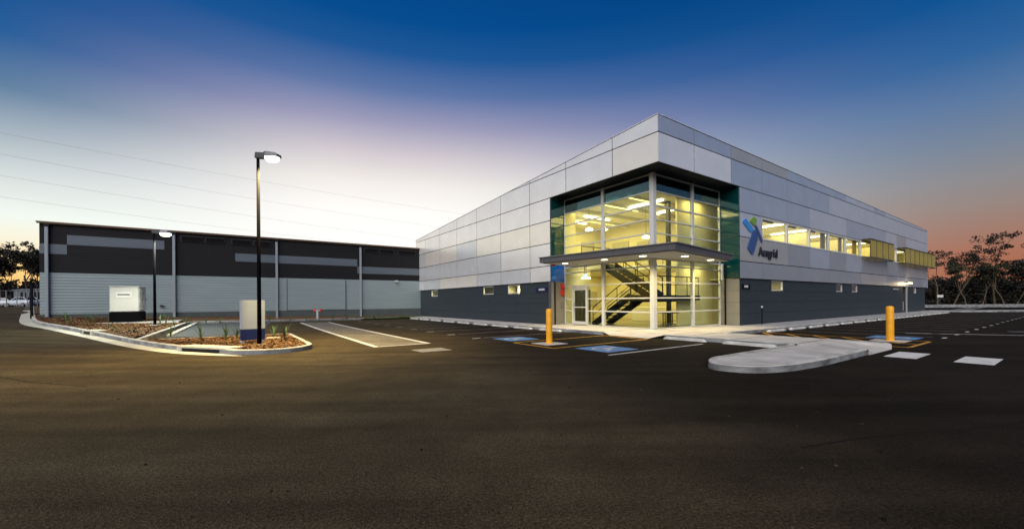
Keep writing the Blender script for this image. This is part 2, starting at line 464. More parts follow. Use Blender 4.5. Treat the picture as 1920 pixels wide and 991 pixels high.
# ================================================================== ground, road, kerbs
def grid(name, xs, ys, dz, material, kind='structure'):
    m = MB()
    m.v = [(x, y, ground_z(x, y) + dz) for y in ys for x in xs]
    nx = len(xs)
    m.f = [(j * nx + i, j * nx + i + 1, (j + 1) * nx + i + 1, (j + 1) * nx + i) for j in range(len(ys) - 1) for i in range(nx - 1)]
    m.m = [0] * len(m.f)
    o = m.build(name, material, smooth=True)
    tag(o, kind=kind)
    return o
xs = [-900, -500, -300, -200, -140, -100] + [-80 + 1.5 * i for i in range(48)] + [-8, -4, 0, 40, 80, 140, 300, 900]
grid('ground', xs, [-120, -40, 0, 30, 60, 100, 200, 500, 1500], -0.06, 'earth')
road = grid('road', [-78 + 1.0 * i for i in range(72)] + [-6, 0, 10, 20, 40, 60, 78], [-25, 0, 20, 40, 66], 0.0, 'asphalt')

def offset_line(pts, d, closed=False):
    out = []
    n = len(pts)
    for i in range(n):
        a = pts[(i - 1) % n] if (closed or i > 0) else pts[i]
        b = pts[(i + 1) % n] if (closed or i < n - 1) else pts[i]
        t1 = (pts[i] - a); t2 = (b - pts[i]); t1.z = t2.z = 0
        t1 = t1.normalized() if t1.length > 1e-6 else t2.normalized()
        t2 = t2.normalized() if t2.length > 1e-6 else t1
        n1 = Vector((-t1.y, t1.x, 0)); n2 = Vector((-t2.y, t2.x, 0))
        nn = (n1 + n2).normalized()
        k = 1 / max(.45, nn.dot(n1))
        dd = d[i] if isinstance(d, (list, tuple)) else d
        out.append(pts[i] + nn * dd * k)
    return out
def rounded(pts, r=.5, n=4):
    out = [pts[0]]
    for i in range(1, len(pts) - 1):
        a, p, b = pts[i - 1], pts[i], pts[i + 1]
        da, db = (a - p), (b - p)
        q = min(r, da.length * .45, db.length * .45)
        s, e = p + da.normalized() * q, p + db.normalized() * q
        for k in range(n + 1):
            t = k / n
            out.append(s * (1 - t) ** 2 + p * 2 * t * (1 - t) + e * t * t)
    out.append(pts[-1])
    return out
def sweep(pts, profile, m=None):
    """profile: list of (inside offset, height above the line)"""
    m = m or MB()
    lines = [[p + Vector((0, 0, h)) for p in offset_line(pts, o)] for o, h in profile]
    for a, b in zip(lines, lines[1:]):
        for i in range(len(pts) - 1):
            m.quad(a[i], a[i + 1], b[i + 1], b[i])
    for e in (0, -1):
        m.quad(*[l[e] for l in lines])
    return m
def dense(pts, step=1.2):
    out = []
    for a, b in zip(pts, pts[1:]):
        n = max(1, int((b - a).length / step))
        for i in range(n):
            p = a.lerp(b, i / n); out.append(p)
    out.append(pts[-1])
    return out
def miters(pts):
    out = []
    for i in range(len(pts)):
        t1 = pts[i] - pts[max(i - 1, 0)]; t2 = pts[min(i + 1, len(pts) - 1)] - pts[i]
        t1.z = t2.z = 0
        if t1.length < 1e-6: t1 = t2
        if t2.length < 1e-6: t2 = t1
        t1 = t1.normalized(); t2 = t2.normalized()
        n1 = Vector((-t1.y, t1.x, 0)); n2 = Vector((-t2.y, t2.x, 0)); nn = (n1 + n2).normalized()
        out.append(nn / max(.45, nn.dot(n1)))
    return out
def kerb_run(name, pts, h=.15, wd=.16, parent=None, seg=2.4, gap=.010):
    """a kerb cast in lengths: each length is a piece, with a thin joint to the next"""
    P = [pts[0]]
    for q in pts[1:]:
        if (q - P[-1]).length > .04: P.append(q)
    D_ = [0.0]
    for a, b in zip(P, P[1:]): D_.append(D_[-1] + (b - a).length)
    cuts = [c for c in [seg * k for k in range(1, int(D_[-1] / seg) + 1)] if D_[-1] - c > .4]
    M = miters(P)
    def at(d):
        for i in range(len(P) - 1):
            if D_[i] <= d <= D_[i + 1]:
                f = (d - D_[i]) / (D_[i + 1] - D_[i]); return P[i].lerp(P[i + 1], f), M[i].lerp(M[i + 1], f)
        return P[-1], M[-1]
    ends = [0.0] + cuts + [D_[-1]]
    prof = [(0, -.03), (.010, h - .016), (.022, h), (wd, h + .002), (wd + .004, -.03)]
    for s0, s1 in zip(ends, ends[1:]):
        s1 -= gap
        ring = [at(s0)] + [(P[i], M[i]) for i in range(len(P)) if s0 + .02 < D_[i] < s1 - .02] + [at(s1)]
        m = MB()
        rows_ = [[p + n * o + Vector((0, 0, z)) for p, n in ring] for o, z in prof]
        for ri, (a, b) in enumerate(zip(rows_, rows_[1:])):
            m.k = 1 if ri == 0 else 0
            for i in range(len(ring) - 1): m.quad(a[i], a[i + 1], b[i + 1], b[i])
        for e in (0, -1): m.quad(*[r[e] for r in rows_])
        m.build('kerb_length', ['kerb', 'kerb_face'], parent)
    return parent
def ground_pts(lst):
    out = []
    for p in lst:
        q = on_ground(p[0], p[1], p[2] if len(p) > 2 else 0.0)
        out.append(Vector((q.x, q.y, ground_z(q.x, q.y))))
    return out

# ---- left verge: gutter, kerb, garden beds
gut = ground_pts([(46, 577.2), (43, 582), (39.5, 590), (36, 599), (36, 603.5), (40, 607), (48, 610), (72, 614.2), (97, 619), (128, 625.8), (161, 633), (194, 641),
                  (226, 648), (255, 653.5), (284, 657.6), (312, 661), (340, 663.4), (370, 665.2), (400, 666.2), (432, 667), (463, 667)])
gw = [.5] * (len(gut) - 3) + [.36, .17, .0]
kb = offset_line(gut, gw)
m = MB()
for i in range(len(gut) - 1):
    up = Vector((0, 0, .006)); dn = Vector((0, 0, .002))
    m.quad(gut[i] + up, gut[i + 1] + up, kb[i + 1] + dn, kb[i] + dn)
tag(m.build('gutter', 'gutter'), kind='structure')
tip = ground_pts([(508.6, 663.8), (540, 661.3), (567.6, 657.6), (580, 654.8), (587, 651.8)])
side = ground_pts([(546.5, 624.4, .15)])
back = ground_pts([(539, 624.2, .15), (496, 626.5, .15), (440, 628.6, .15), (383, 631.2, .15), (330, 633.2, .15), (296, 634.6, .15)])
island_line = rounded(kb[:-1] + tip + side + back, .35, 3)
kerb_left = tag(empty('kerb', (0, 0, 0)), kind='structure')
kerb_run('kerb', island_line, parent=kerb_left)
bayk = ground_pts([(262.5, 635.0, .15), (300, 621.6, .15), (330, 611.4, .15), (353, 603.2, .15)])
bayk += ground_pts([(372, 601.8, .15), (430, 600.6, .15), (500, 599.4, .15), (560, 598.4, .15), (620, 597, .15), (700, 595, .15), (748, 594, .15)])
bay_line = rounded(bayk, .3, 3)
kerb_bay = tag(empty('kerb', (0, 0, 0)), kind='structure')
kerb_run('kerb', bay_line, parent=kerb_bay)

WLINE = lambda t: uv(-t, 0, 0, WH)
def wall_ground(t):
    pts = [(-6, .2), (0, .2), (5.98, .25), (12.7, .24), (15.5, .34), (19.35, .60), (26.1, .74), (34, .85)]
    for (a, za), (b, zb) in zip(pts, pts[1:]):
        if a <= t <= b: return za + (zb - za) * (t - a) / (b - a)
    return .2 if t < 0 else .85
def bed_z(x, y):
    q = to_uv(Vector((x, y, 0)), WH)
    dist = max(0.0, -q[1]); t = -q[0]
    k = min(1, max(0, (6.0 - dist) / 5.6)); k = k * k * (3 - 2 * k)
    base = ground_z(x, y) + .125
    return base * (1 - k) + max(base, wall_ground(t)) * k
def bed(name, poly, step, material, wob, label):
    P = [(p.x, p.y) for p in poly]
    xs = [p[0] for p in P]; ys = [p[1] for p in P]
    def inside(x, y):
        c = False
        for i in range(len(P)):
            x1, y1 = P[i]; x2, y2 = P[i - 1]
            if (y1 > y) != (y2 > y) and x < (x2 - x1) * (y - y1) / (y2 - y1) + x1: c = not c
        return c
    pts = [Vector((p[0], p[1])) for p in P]; nb = len(pts)
    y = min(ys) + step / 2
    while y < max(ys):
        x = min(xs) + step / 2
        while x < max(xs):
            xx, yy = x + random.uniform(-.3, .3) * step, y + random.uniform(-.3, .3) * step
            if inside(xx, yy): pts.append(Vector((xx, yy)))
            x += step
        y += step
    r = delaunay_2d_cdt(pts, [], [list(range(nb))], 1, 1e-4)
    m = MB()
    m.v = [(p.x, p.y, bed_z(p.x, p.y) + random.uniform(-wob, wob)) for p in r[0]]
    m.f = [tuple(f) for f in r[2]]; m.m = [0] * len(m.f)
    o = m.build(name, material, smooth=True)
    tag(o, label, kind='stuff')
    return o, inside, (min(xs), max(xs), min(ys), max(ys))
inner = offset_line(island_line, .17)
n_left = len(kb) - 6
i_cut = min(range(len(island_line)), key=lambda i: (island_line[i] - bayk[0]).length)
bay_in = offset_line(bay_line, .17)
left_poly = inner[:i_cut] + bay_in[1:] + [uv(-.2, -.2, 0, WH), uv(-26.0, -.05, 0, WH), uv(-26.3, 6, 0, WH), uv(-26.5, 18, 0, WH)]
bedL, insL, bbL = bed('mulch_bed', left_poly, .45, 'mulch', .025, 'dark brown mulch garden bed in front of the warehouse')
isl_poly = inner[i_cut + 1:]
bedI, insI, bbI = bed('mulch_bed', isl_poly, .28, 'mulch', .025, 'brown mulch bed of the kerbed island under the tall lamp post')
def chips(name, inside, bb, n, ymax, label):
    m = MB(); c = 0; tries = 0
    while c < n and tries < n * 30:
        tries += 1
        x, y = random.uniform(bb[0], bb[1]), random.uniform(bb[2], min(bb[3], ymax))
        if not inside(x, y): continue
        p = Vector((x, y, bed_z(x, y) + random.uniform(0, .03)))
        a = random.uniform(0, 6.3); l = random.uniform(.03, .09); wd = random.uniform(.012, .03)
        d = Vector((math.cos(a), math.sin(a), random.uniform(-.4, .4))) * l
        s = Vector((-math.sin(a), math.cos(a), random.uniform(-.5, .5))) * wd
        m.k = 0 if random.random() < .6 else 1
        m.quad(p - d - s, p + d - s, p + d + s, p - d + s); c += 1
    return tag(m.build(name, ['chip', 'mulch']), label, kind='stuff')
chips('bark_chips', insI, bbI, 5000, 99, 'loose bark chips on the island bed')
chips('bark_chips', insL, bbL, 7000, 27, 'loose bark chips on the bed before the warehouse')

# grass strip between warehouse and office
m = MB()
for a in range(2600):
    u, v = random.uniform(-6.5, 2.5), random.uniform(-2.4, -.1)
    p = uv(u, v, .12, WH); q = random.uniform(0, 6.3); h = random.uniform(.05, .13); wv = Vector((math.cos(q), math.sin(q), 0)) * .02
    l = Vector((random.uniform(-.04, .04), random.uniform(-.04, .04), h))
    m.quad(p - wv, p + wv, p + l)
m.quad(uv(-6.5, -2.5, .115, WH), uv(3, -2.5, .115, WH), uv(3, -.1, .125, WH), uv(-6.5, -.1, .125, WH))
tag(m.build('grass', 'grass'), 'narrow strip of green grass between the warehouse and the office', kind='stuff')

# storm drain inlets in the left kerb: lintel, dark mouth
def inlet(i0, i1, label, ln):
    a = kb[i0].lerp(kb[i0 + 1], i1)
    d = (kb[i0 + 1] - kb[i0]); d.z = 0; d.normalize()
    t = empty('drain_inlet', a, math.atan2(d.y, d.x))
    tag(t, label, 'drain', 'kerb drain inlets')
    m = MB(); m.box(-ln / 2 - .25, ln / 2 + .25, -.05, .5, .115, .175); m.build('lintel', 'gutter', t, bevel=.015)
    m = MB(); m.box(-ln / 2, ln / 2, -.035, .01, .012, .114); m.build('mouth', 'black_metal', t)
    for s in (-1, 1):
        m = MB(); m.box(s * (ln / 2 + .125) - .12, s * (ln / 2 + .125) + .12, -.05, .1, .0, .114); m.build('jamb', 'gutter', t)
inlet(9, .25, 'short concrete drain inlet in the kerb left of the white generator', 1.0)
inlet(16, .3, 'long concrete drain inlet in the island kerb left of the lamp post', 1.9)

# ---- footpath, plaza and nose island of the office
kerb_off = tag(empty('kerb', (0, 0, 0)), kind='structure')
U = lambda lst: [uv(a, b) for a, b in lst]
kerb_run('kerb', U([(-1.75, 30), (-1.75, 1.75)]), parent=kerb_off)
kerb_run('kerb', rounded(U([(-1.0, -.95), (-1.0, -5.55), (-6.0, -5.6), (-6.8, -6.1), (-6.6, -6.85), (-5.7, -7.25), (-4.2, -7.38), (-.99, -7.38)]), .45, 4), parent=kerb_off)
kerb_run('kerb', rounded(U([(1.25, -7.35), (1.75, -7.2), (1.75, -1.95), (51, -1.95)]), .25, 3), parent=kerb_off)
path = tag(empty('footpath', (0, 0, 0)), kind='structure')
def slabs(u0, u1, v0, v1, nu, nv, z=.146, j=.024, mt='concrete'):
    for i in range(nu):
        for k in range(nv):
            a, b = u0 + (u1 - u0) * i / nu + j, u0 + (u1 - u0) * (i + 1) / nu - j
            c, d = v0 + (v1 - v0) * k / nv + j, v0 + (v1 - v0) * (k + 1) / nv - j
            m = MB(); m.slab([uv(a, c, z), uv(b, c, z), uv(b, d, z), uv(a, d, z)], (0, 0, -.1)); m.build('paving_slab', mt, path)
slabs(-1.58, .06, 7.6, 30, 1, 9)
slabs(-1.58, 1.0, 1.75, 7.55, 1, 3)
slabs(-.9, 1.0, -1.8, 1.72, 1, 2)
slabs(1.03, 7.2, -1.8, 1.0, 3, 1)
slabs(7.23, 51, -1.78, .06, 17, 1, mt='path_grey')
slabs(-.83, 1.58, -5.6, -1.83, 1, 2)
slabs(-.98, 1.15, -6.3, -5.62, 1, 1)
slabs(-5.7, -1.0, -7.2, -5.75, 3, 1)
m = MB(); m.slab([uv(1.17, -7.0, .146), uv(1.58, -7.0, .146), uv(1.58, -5.63, .146), uv(1.17, -5.63, .146)], (0, 0, -.1)); m.build('paving_slab', 'concrete', path)
m = MB(); m.prism([uv(*p)[:2] for p in ((-5.72, -7.18), (-5.72, -5.77), (-6.0, -5.78), (-6.55, -6.1), (-6.5, -6.75))][::-1], .05, .146); m.build('paving_slab', 'concrete', path)
# dark bedding under the joints
for (a_, b_, c_, d_) in ((-1.58, .95, 1.76, 30), (-.88, .95, -1.8, 1.74), (.96, 51, -1.78, 1.1), (-.84, 1.59, -5.62, -1.81), (-.84, 1.59, -6.28, -5.63), (-5.68, -1.14, -7.15, -5.74)):
    m = MB(); m.slab([uv(a_, c_, .141), uv(b_, c_, .141), uv(b_, d_, .141), uv(a_, d_, .141)], (0, 0, -.1)); m.build('bedding', 'joint', path)
# kerb ramps
m = MB()
m.quad(uv(-.92, 1.72, .148), uv(-.92, -.95, .148), uv(-1.72, -.7, .012), uv(-1.72, 1.35, .012))
m.quad(uv(-.92, 1.72, .148), uv(-1.72, 1.35, .012), uv(-1.72, 1.75, .15), uv(-.95, 1.80, .15))
m.quad(uv(-.92, -.95, .148), uv(-1.02, -1.0, .14), uv(-1.72, -.7, .012))
m.build('kerb_ramp', 'concrete', path)
m = MB()
m.quad(uv(-1.05, -6.3, .148), uv(1.15, -6.3, .148), uv(1.0, -7.42, .012), uv(-.8, -7.42, .012))
m.quad(uv(-1.05, -6.3, .148), uv(-.8, -7.42, .012), uv(-1.1, -7.40, .15), uv(-1.15, -6.3, .15))
m.quad(uv(1.15, -6.3, .148), uv(1.25, -6.3, .15), uv(1.25, -7.36, .15), uv(1.0, -7.42, .012))
m.quad(uv(-1.12, -7.40, 0), uv(-.8, -7.42, 0), uv(-.8, -7.42, .012), uv(-1.1, -7.40, .15)); m.quad(uv(1.25, -7.37, 0), uv(1.0, -7.42, 0), uv(1.0, -7.42, .012), uv(1.25, -7.36, .15)); m.quad(uv(-.8, -7.42, 0), uv(1.0, -7.42, 0), uv(1.0, -7.42, .012), uv(-.8, -7.42, .012))
m.build('kerb_ramp', 'concrete', path)

# ---- painted markings, children of the road
def strip(a, b, wd, material, z=.005, name='painted_line'):
    a, b = Vector(a), Vector(b); d = (b - a).normalized(); n = Vector((-d.y, d.x, 0)) * wd / 2
    N = max(1, int((b - a).length / 1.5)); m = MB()
    for i in range(N):
        p, q = a.lerp(b, i / N), a.lerp(b, (i + 1) / N)
        f = lambda w: Vector((w.x, w.y, ground_z(w.x, w.y) + z))
        m.quad(f(p - n), f(q - n), f(q + n), f(p + n))
    return m.build(name, material, road)
# pale median strip with white border
S0, S1 = (-11.5, 3.15), (-9.4, 22.6)
m = MB()
f = lambda u, v, z: (lambda p: Vector((p.x, p.y, ground_z(p.x, p.y) + z)))(uv(u, v))
for i in range(14):
    a, b = S0[1] + (S1[1] - S0[1]) * i / 14, S0[1] + (S1[1] - S0[1]) * (i + 1) / 14
    m.quad(f(S0[0], a, .004), f(S1[0], a, .004), f(S1[0], b, .004), f(S0[0], b, .004))
m.build('median_strip', 'median', road)
strip(uv(S0[0] + .09, S0[1]), uv(S0[0] + .09, S1[1]), .18, 'white_paint', .009)
strip(uv(S1[0] - .09, S0[1]), uv(S1[0] - .09, S1[1]), .18, 'white_paint', .009)
strip(uv(S0[0] + .19, S0[1] + .07), uv(S1[0] - .19, S0[1] + .07), .14, 'white_paint', .009)
strip(uv(S0[0] + .19, S1[1] - .07), uv(S1[0] - .19, S1[1] - .07), .14, 'white_paint', .009)
# bays along the left wall
strip(uv(-1.9, -3.1), uv(-6.7, -3.1), .10, 'white_paint')
for k in range(9):
    v = 3.9 + 2.4 * k
    strip(uv(-1.9, v), uv(-6.7, v), .09, 'worn_paint')
    strip(uv(-6.85, v), uv(-7.25, v), .12, 'white_paint')
# yellow shared zones
def yline(a, b, wd=.11): strip(uv(*a), uv(*b), wd, 'yellow_paint', name='yellow_line')
yline((-6.85, -.85), (-1.95, -.85)); yline((-6.85, 1.45), (-1.95, 1.45)); yline((-6.85, -.79), (-6.85, 1.39)); yline((-1.95, -.79), (-1.95, 1.39))
yline((2.0, -7.6), (2.0, -2.15)); yline((4.9, -7.6), (4.9, -2.15)); yline((2.06, -7.6), (4.84, -7.6)); yline((3.45, -7.5), (3.45, -2.2))
for k in range(5):
    v = -7.1 + 1.0 * k
    yline((2.1, v), (3.38, v + 1.0)); yline((3.52, v), (4.82, v + 1.0))
def wheelchair(u, v, rot, s=.72, name='parking_symbol'):
    p = uv(u, v)
    root = empty(name, (p.x, p.y, 0), ANG + rot); root.parent = road
    m = MB(); m.quad((-s, -s, .005), (s, -s, .005), (s, s, .005), (-s, s, .005)); m.build('blue_square', 'blue_paint', root)
    m = MB(); z = .010
    k = s / .72
    def seg(a, b, w):
        a, b = Vector((*a, z)) * 1, Vector((*b, z)); d = (b - a).normalized(); n = Vector((-d.y, d.x, 0)) * w / 2
        m.quad(a - n, b - n, b + n, a + n)
    for i in range(14):
        a0, a1 = R(100 + i * 17), R(100 + (i + 1) * 17)
        c = Vector((-.05, -.15))
        seg((c.x + .28 * math.cos(a0), c.y + .28 * math.sin(a0)), (c.x + .28 * math.cos(a1), c.y + .28 * math.sin(a1)), .09)
    seg((-.08, .32), (-.03, -.05), .11); seg((-.03, .12), (.2, .12), .07); seg((-.03, -.05), (.24, -.05), .09); seg((.24, -.05), (.36, -.38), .09); seg((.34, -.38), (.46, -.34), .07)
    ring = [(-.1 + .085 * math.cos(t * .785), .45 + .085 * math.sin(t * .785), z) for t in range(8)]
    m.quad(*ring)
    m.build('wheelchair_mark', 'white_paint', root)
wheelchair(-5.6, -2.0, -math.pi / 2); wheelchair(-5.9, 2.65, -math.pi / 2); wheelchair(6.0, -6.4, 0)
# bays along the right wall
for k in range(18):
    u = 7.2 + 2.4 * k
    strip(uv(u, -2.3), uv(u, -7.3), .09, 'worn_paint')
    strip(uv(u - .25, -7.6), uv(u + .25, -7.6), .12, 'white_paint')
# zebra blocks and lane lines
for v in (-8.03, -9.31):
    strip(uv(-1.15, v), uv(.45, v), .64, 'white_paint', name='crossing_block')
a, b = on_ground(1697, 624.2), on_ground(1990, 629.8); strip(a, b, .13, 'white_paint')
a, b = on_ground(1890, 621.2), on_ground(1990, 622.6); strip(a, b, .13, 'white_paint')
for (a, b) in (((1790, 580.5), (1832, 574.8)), ((1808, 580.8), (1850, 574.8))):
    strip(on_ground(*a), on_ground(*b), .45, 'worn_paint')
for k in range(6):
    a = on_ground(1790 + k * 26, 592.5 + k * 1.2); b = on_ground(1808 + k * 26, 593.0 + k * 1.2)
    strip(a, b, .12, 'worn_paint')
# pale concrete parking bay behind the island, with its raised edge strip
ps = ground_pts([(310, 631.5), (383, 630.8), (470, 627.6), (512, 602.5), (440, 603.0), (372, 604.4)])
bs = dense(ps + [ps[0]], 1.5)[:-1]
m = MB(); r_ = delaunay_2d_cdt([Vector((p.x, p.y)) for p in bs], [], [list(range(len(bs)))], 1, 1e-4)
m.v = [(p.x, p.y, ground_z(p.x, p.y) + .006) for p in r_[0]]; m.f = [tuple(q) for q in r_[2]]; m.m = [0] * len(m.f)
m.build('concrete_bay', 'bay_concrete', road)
e0, e1 = ground_pts([(318, 629.5), (369, 605.5)])
for i in range(9):
    a_, b_ = e0.lerp(e1, (i + .04) / 9), e0.lerp(e1, (i + .94) / 9)
    m = MB(); m.bar(a_ + Vector((0, 0, .03)), b_ + Vector((0, 0, .03)), .22, .09); m.build('edge_block', 'kerb', road, bevel=.015)
# pit lid
m = MB(); ps = [on_ground(*q) for q in ((770.6, 655.6), (791, 660.2), (847.5, 655.8), (827, 651.6))]
m.slab([p + Vector((0, 0, .008)) for p in ps], (0, 0, -.1)); o = m.build('pit_lid', 'pit_lid')
o['label'] = 'worn grey concrete pit lid set in the asphalt beside the median strip'; o['category'] = 'pit lid'

# far side of the right-hand car park
kerb_far = tag(empty('kerb', (0, 0, 0)), kind='structure')
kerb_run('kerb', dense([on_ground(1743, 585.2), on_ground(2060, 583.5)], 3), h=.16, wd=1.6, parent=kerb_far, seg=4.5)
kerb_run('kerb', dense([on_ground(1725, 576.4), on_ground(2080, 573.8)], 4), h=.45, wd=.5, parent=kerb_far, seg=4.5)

# ---- wheel stops
def wheel_stop(p, rz, label, group):
    t = empty('wheel_stop', p, rz)
    m = MB()
    prof = [(-.08, 0), (.08, 0), (.06, .10), (-.06, .10)]
    L = .86
    for s in ((-L, -L + .09), (L - .09, L)): pass
    n = len(m.v)
    ends = [(-L, 0.35), (-L + .12, 1.0), (L - .12, 1.0), (L, .35)]
    rings = []
    for x, k in ends:
        r = []
        for (y, z) in prof:
            m.v.append((x, y, z * k)); r.append(len(m.v) - 1)
        rings.append(r)
    for a, b in zip(rings, rings[1:]):
        for i in range(4):
            m.f.append((a[i], a[(i + 1) % 4], b[(i + 1) % 4], b[i])); m.m.append(0)
    m.f.append(tuple(rings[0])); m.f.append(tuple(rings[-1])); m.m += [0, 0]
    m.build('concrete_bar', 'stop_white', t, bevel=.008)
    for x in (-.55, .55):
        q = MB(); q.tube([(x, 0, .098), (x, 0, .112)], .025, 8); q.build('anchor_bolt', 'grey_metal', t)
    tag(t, label, 'wheel stop', group)
    return t
ws0 = None
def put_stop(u, v, rot, label, group):
    global ws0
    p = uv(u, v, .004)
    if ws0 is None:
        ws0 = wheel_stop(p, ANG + rot, label, group)
    else:
        c = copy_tree(ws0); c.location = p; c.rotation_euler.z = ANG + rot + random.uniform(-.02, .02)
        c['label'] = label; c['group'] = group
for k in range(9):
    put_stop(-2.02, 5.1 + 2.4 * k, math.pi / 2, ORD[k].capitalize() + ' concrete wheel stop from the entrance along the left wall', 'wheel stops along the left wall')
put_stop(-1.28, -2.0, math.pi / 2, 'concrete wheel stop at the blue disabled bay beside the entrance path', 'wheel stops beside the entrance path')
put_stop(-1.28, -4.35, math.pi / 2, 'concrete wheel stop between the white bay line and the kerbed nose island', 'wheel stops beside the entrance path')
for k in range(17):
    put_stop(6.05 + 2.4 * k, -2.2, 0, ORD[k].capitalize() + ' concrete wheel stop from the corner along the right wall', 'wheel stops along the right wall')

# construction joints of the asphalt, and grit and leaf litter lying about
for pts in ([(1500, 838), (1640, 818), (1790, 806), (2000, 782)], [(700, 690), (880, 689), (1040, 694), (1180, 698), (1300, 694)], [(1930, 640), (1840, 672), (1740, 700), (1600, 722)], [(-40, 700), (60, 716), (160, 724)]):
    ps = [on_ground(*q) for q in pts]
    m = MB(); d2 = dense(ps, .5); o1 = [p + Vector((random.uniform(-.01, .01), random.uniform(-.012, .012), 0)) for p in d2]
    l1, l2 = offset_line(o1, .012), offset_line(o1, -.012)
    for i in range(len(o1) - 1):
        m.quad(*[Vector((q.x, q.y, ground_z(q.x, q.y) + .003)) for q in (l1[i], l1[i + 1], l2[i + 1], l2[i])])
    m.build('asphalt_joint', 'joint_dark', road)
m = MB(); rnd = random.Random(77)
for _ in range(260):
    X, Y = rnd.uniform(-14, 12), rnd.uniform(2.6, 16) 
    if rnd.random() < .5: Y = rnd.uniform(2.6, 7)
    if abs(X) > Y * 1.35: continue
    s_ = rnd.uniform(.004, .012); z = ground_z(X, Y)
    m.k = rnd.choice((0, 0, 1))
    m.box(X - s_, X + s_, Y - s_ * .7, Y + s_ * .7, z, z + s_ * 1.1)
tag(m.build('grit', ['grit', 'joint_dark']), 'loose grit and litter on the asphalt', kind='stuff')

# ================================================================== office building
off = empty('office_building', OFF, ANG)
tag(off, 'two-storey office clad in silver panels with a lit glass corner entrance', 'office building')
ZR = [9.0, 7.66, 6.32, 4.98, 3.64, 2.70]
LC = [0, 2.62] + [2.62 + 3.40 * k for k in range(1, 8)] + [29.0]
RC = [0, 2.82] + [2.82 + 3.43 * k for k in range(1, 14)] + [49.5]
topL = lambda v: 9.77 - .0655 * v
topR = lambda u: 9.77 - .0117 * u
G = .022
TH = .016
def panel_L(v0, v1, z0a, z0b, z1a, z1b, mt):
    """cladding panel on the left face (plane u=0)"""
    m = MB(); e = G
    m.slab([(0, v0 + e, z0a + e), (0, v1 - e, z0b + e), (0, v1 - e, z1b - e), (0, v0 + e, z1a - e)], (TH, 0, 0))
    m.build('cladding_panel', mt, off)
def panel_R(u0, u1, z0a, z0b, z1a, z1b, mt):
    m = MB(); e = G
    m.slab([(u0 + e, 0, z0a + e), (u1 - e, 0, z0b + e), (u1 - e, 0, z1b - e), (u0 + e, 0, z1a - e)], (0, TH, 0))
    m.build('cladding_panel', mt, off)
RECL, RECR = 7.4, 7.1
creamL = {(3, 2), (3, 3), (3, 4), (3, 6), (3, 7), (5, 5), (5, 6), (1, 0)}
darkL = {(4, 4), (4, 5), (4, 6), (4, 7), (4, 8), (5, 7), (5, 8), (3, 8), (5, 4), (5, 3), (3, 5)}
for c in range(len(LC) - 1):
    a, b = LC[c], LC[c + 1]
    for r in range(6):
        hi = 99 if r == 0 else ZR[r - 1]
        lo = ZR[r]
        za, zb = min(hi, topL(a)), min(hi, topL(b))
        if r == 0 and zb <= lo + .08:
            if za <= lo + .02: continue
        if r <= 1: za, zb = min(hi, topL(a)), min(hi, topL(b))
        aa = a
        if r >= 2:
            if b <= RECL: continue
            aa = max(a, RECL + .02)
        k = (r, c)
        mt = 'panel_cream' if k in creamL else 'panel_grey' if k in darkL else random.choice(['panel_pale', 'panel_pale', 'panel_silver'])
        if zb < lo + .05:   # wedge that runs out under the falling parapet
            vb = (9.77 - lo) / .0655
            m = MB(); m.v = [(0, aa + G, lo + G), (0, vb, lo + G), (0, aa + G, za - G), (TH, aa + G, lo + G), (TH, vb, lo + G), (TH, aa + G, za - G)]
            m.f = [(0, 1, 2), (3, 5, 4), (0, 3, 4, 1), (1, 4, 5, 2), (2, 5, 3, 0)]; m.m = [0] * 5
            m.build('cladding_panel', mt, off)
        elif r == 1 and za > 8.99 and zb < 8.99:
            vb = (9.77 - 9.0) / .0655
            m = MB(); P5 = [(aa + G, lo + G), (b - G, lo + G), (b - G, zb - G), (vb, 9.0 - G), (aa + G, 9.0 - G)]
            m.v = [(0, y_, z_) for y_, z_ in P5] + [(TH, y_, z_) for y_, z_ in P5]
            m.f = [tuple(range(5)), tuple(range(9, 4, -1))] + [(i, (i + 1) % 5, 5 + (i + 1) % 5, 5 + i) for i in range(5)]; m.m = [0] * 7
            m.build('cladding_panel', mt, off)
        else:
            panel_L(aa, b, lo, lo, za, zb, mt)
WIN = [(RC[c], RC[c + 1]) for c in range(3, len(RC) - 1)]
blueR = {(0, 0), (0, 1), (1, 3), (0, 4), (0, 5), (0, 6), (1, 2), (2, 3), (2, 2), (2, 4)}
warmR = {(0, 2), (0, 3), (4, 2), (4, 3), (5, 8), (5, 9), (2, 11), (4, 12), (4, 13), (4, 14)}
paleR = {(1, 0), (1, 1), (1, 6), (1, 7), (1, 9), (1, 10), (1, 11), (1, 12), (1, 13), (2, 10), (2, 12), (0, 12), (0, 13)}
for c in range(len(RC) - 1):
    a, b = RC[c], RC[c + 1]
    for r in range(6):
        lo = ZR[r]; hi = ZR[r - 1] if r else 99
        za, zb = min(hi, topR(a)), min(hi, topR(b))
        aa = a
        if r >= 2:
            if b <= RECR: continue
            aa = max(a, RECR + .02)
        if r == 3 and c >= 3: continue
        k = (r, c)
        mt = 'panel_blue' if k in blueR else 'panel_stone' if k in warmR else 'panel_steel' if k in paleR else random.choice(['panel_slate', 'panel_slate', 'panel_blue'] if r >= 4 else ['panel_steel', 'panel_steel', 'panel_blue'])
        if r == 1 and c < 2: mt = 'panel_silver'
        panel_R(aa, b, lo, lo, za, zb, mt)
# parapet capping
m = MB()
for i in range(12):
    a, b = 29.0 * i / 12, 29.0 * (i + 1) / 12
    m.slab([(-.02, a, topL(a) + .002), (.3, a, topL(a) + .002), (.3, b, topL(b) + .002), (-.02, b, topL(b) + .002)], (0, 0, .03))
m.build('capping', 'panel_pale', off)
m = MB(); m.slab([(.302, -.02, topR(0) + .002), (49.5, -.02, topR(49.5) + .002), (49.5, .3, topR(49.5) + .002), (.302, .3, topR(0) + .002)], (0, 0, .03)); m.build('capping', 'panel_silver', off)
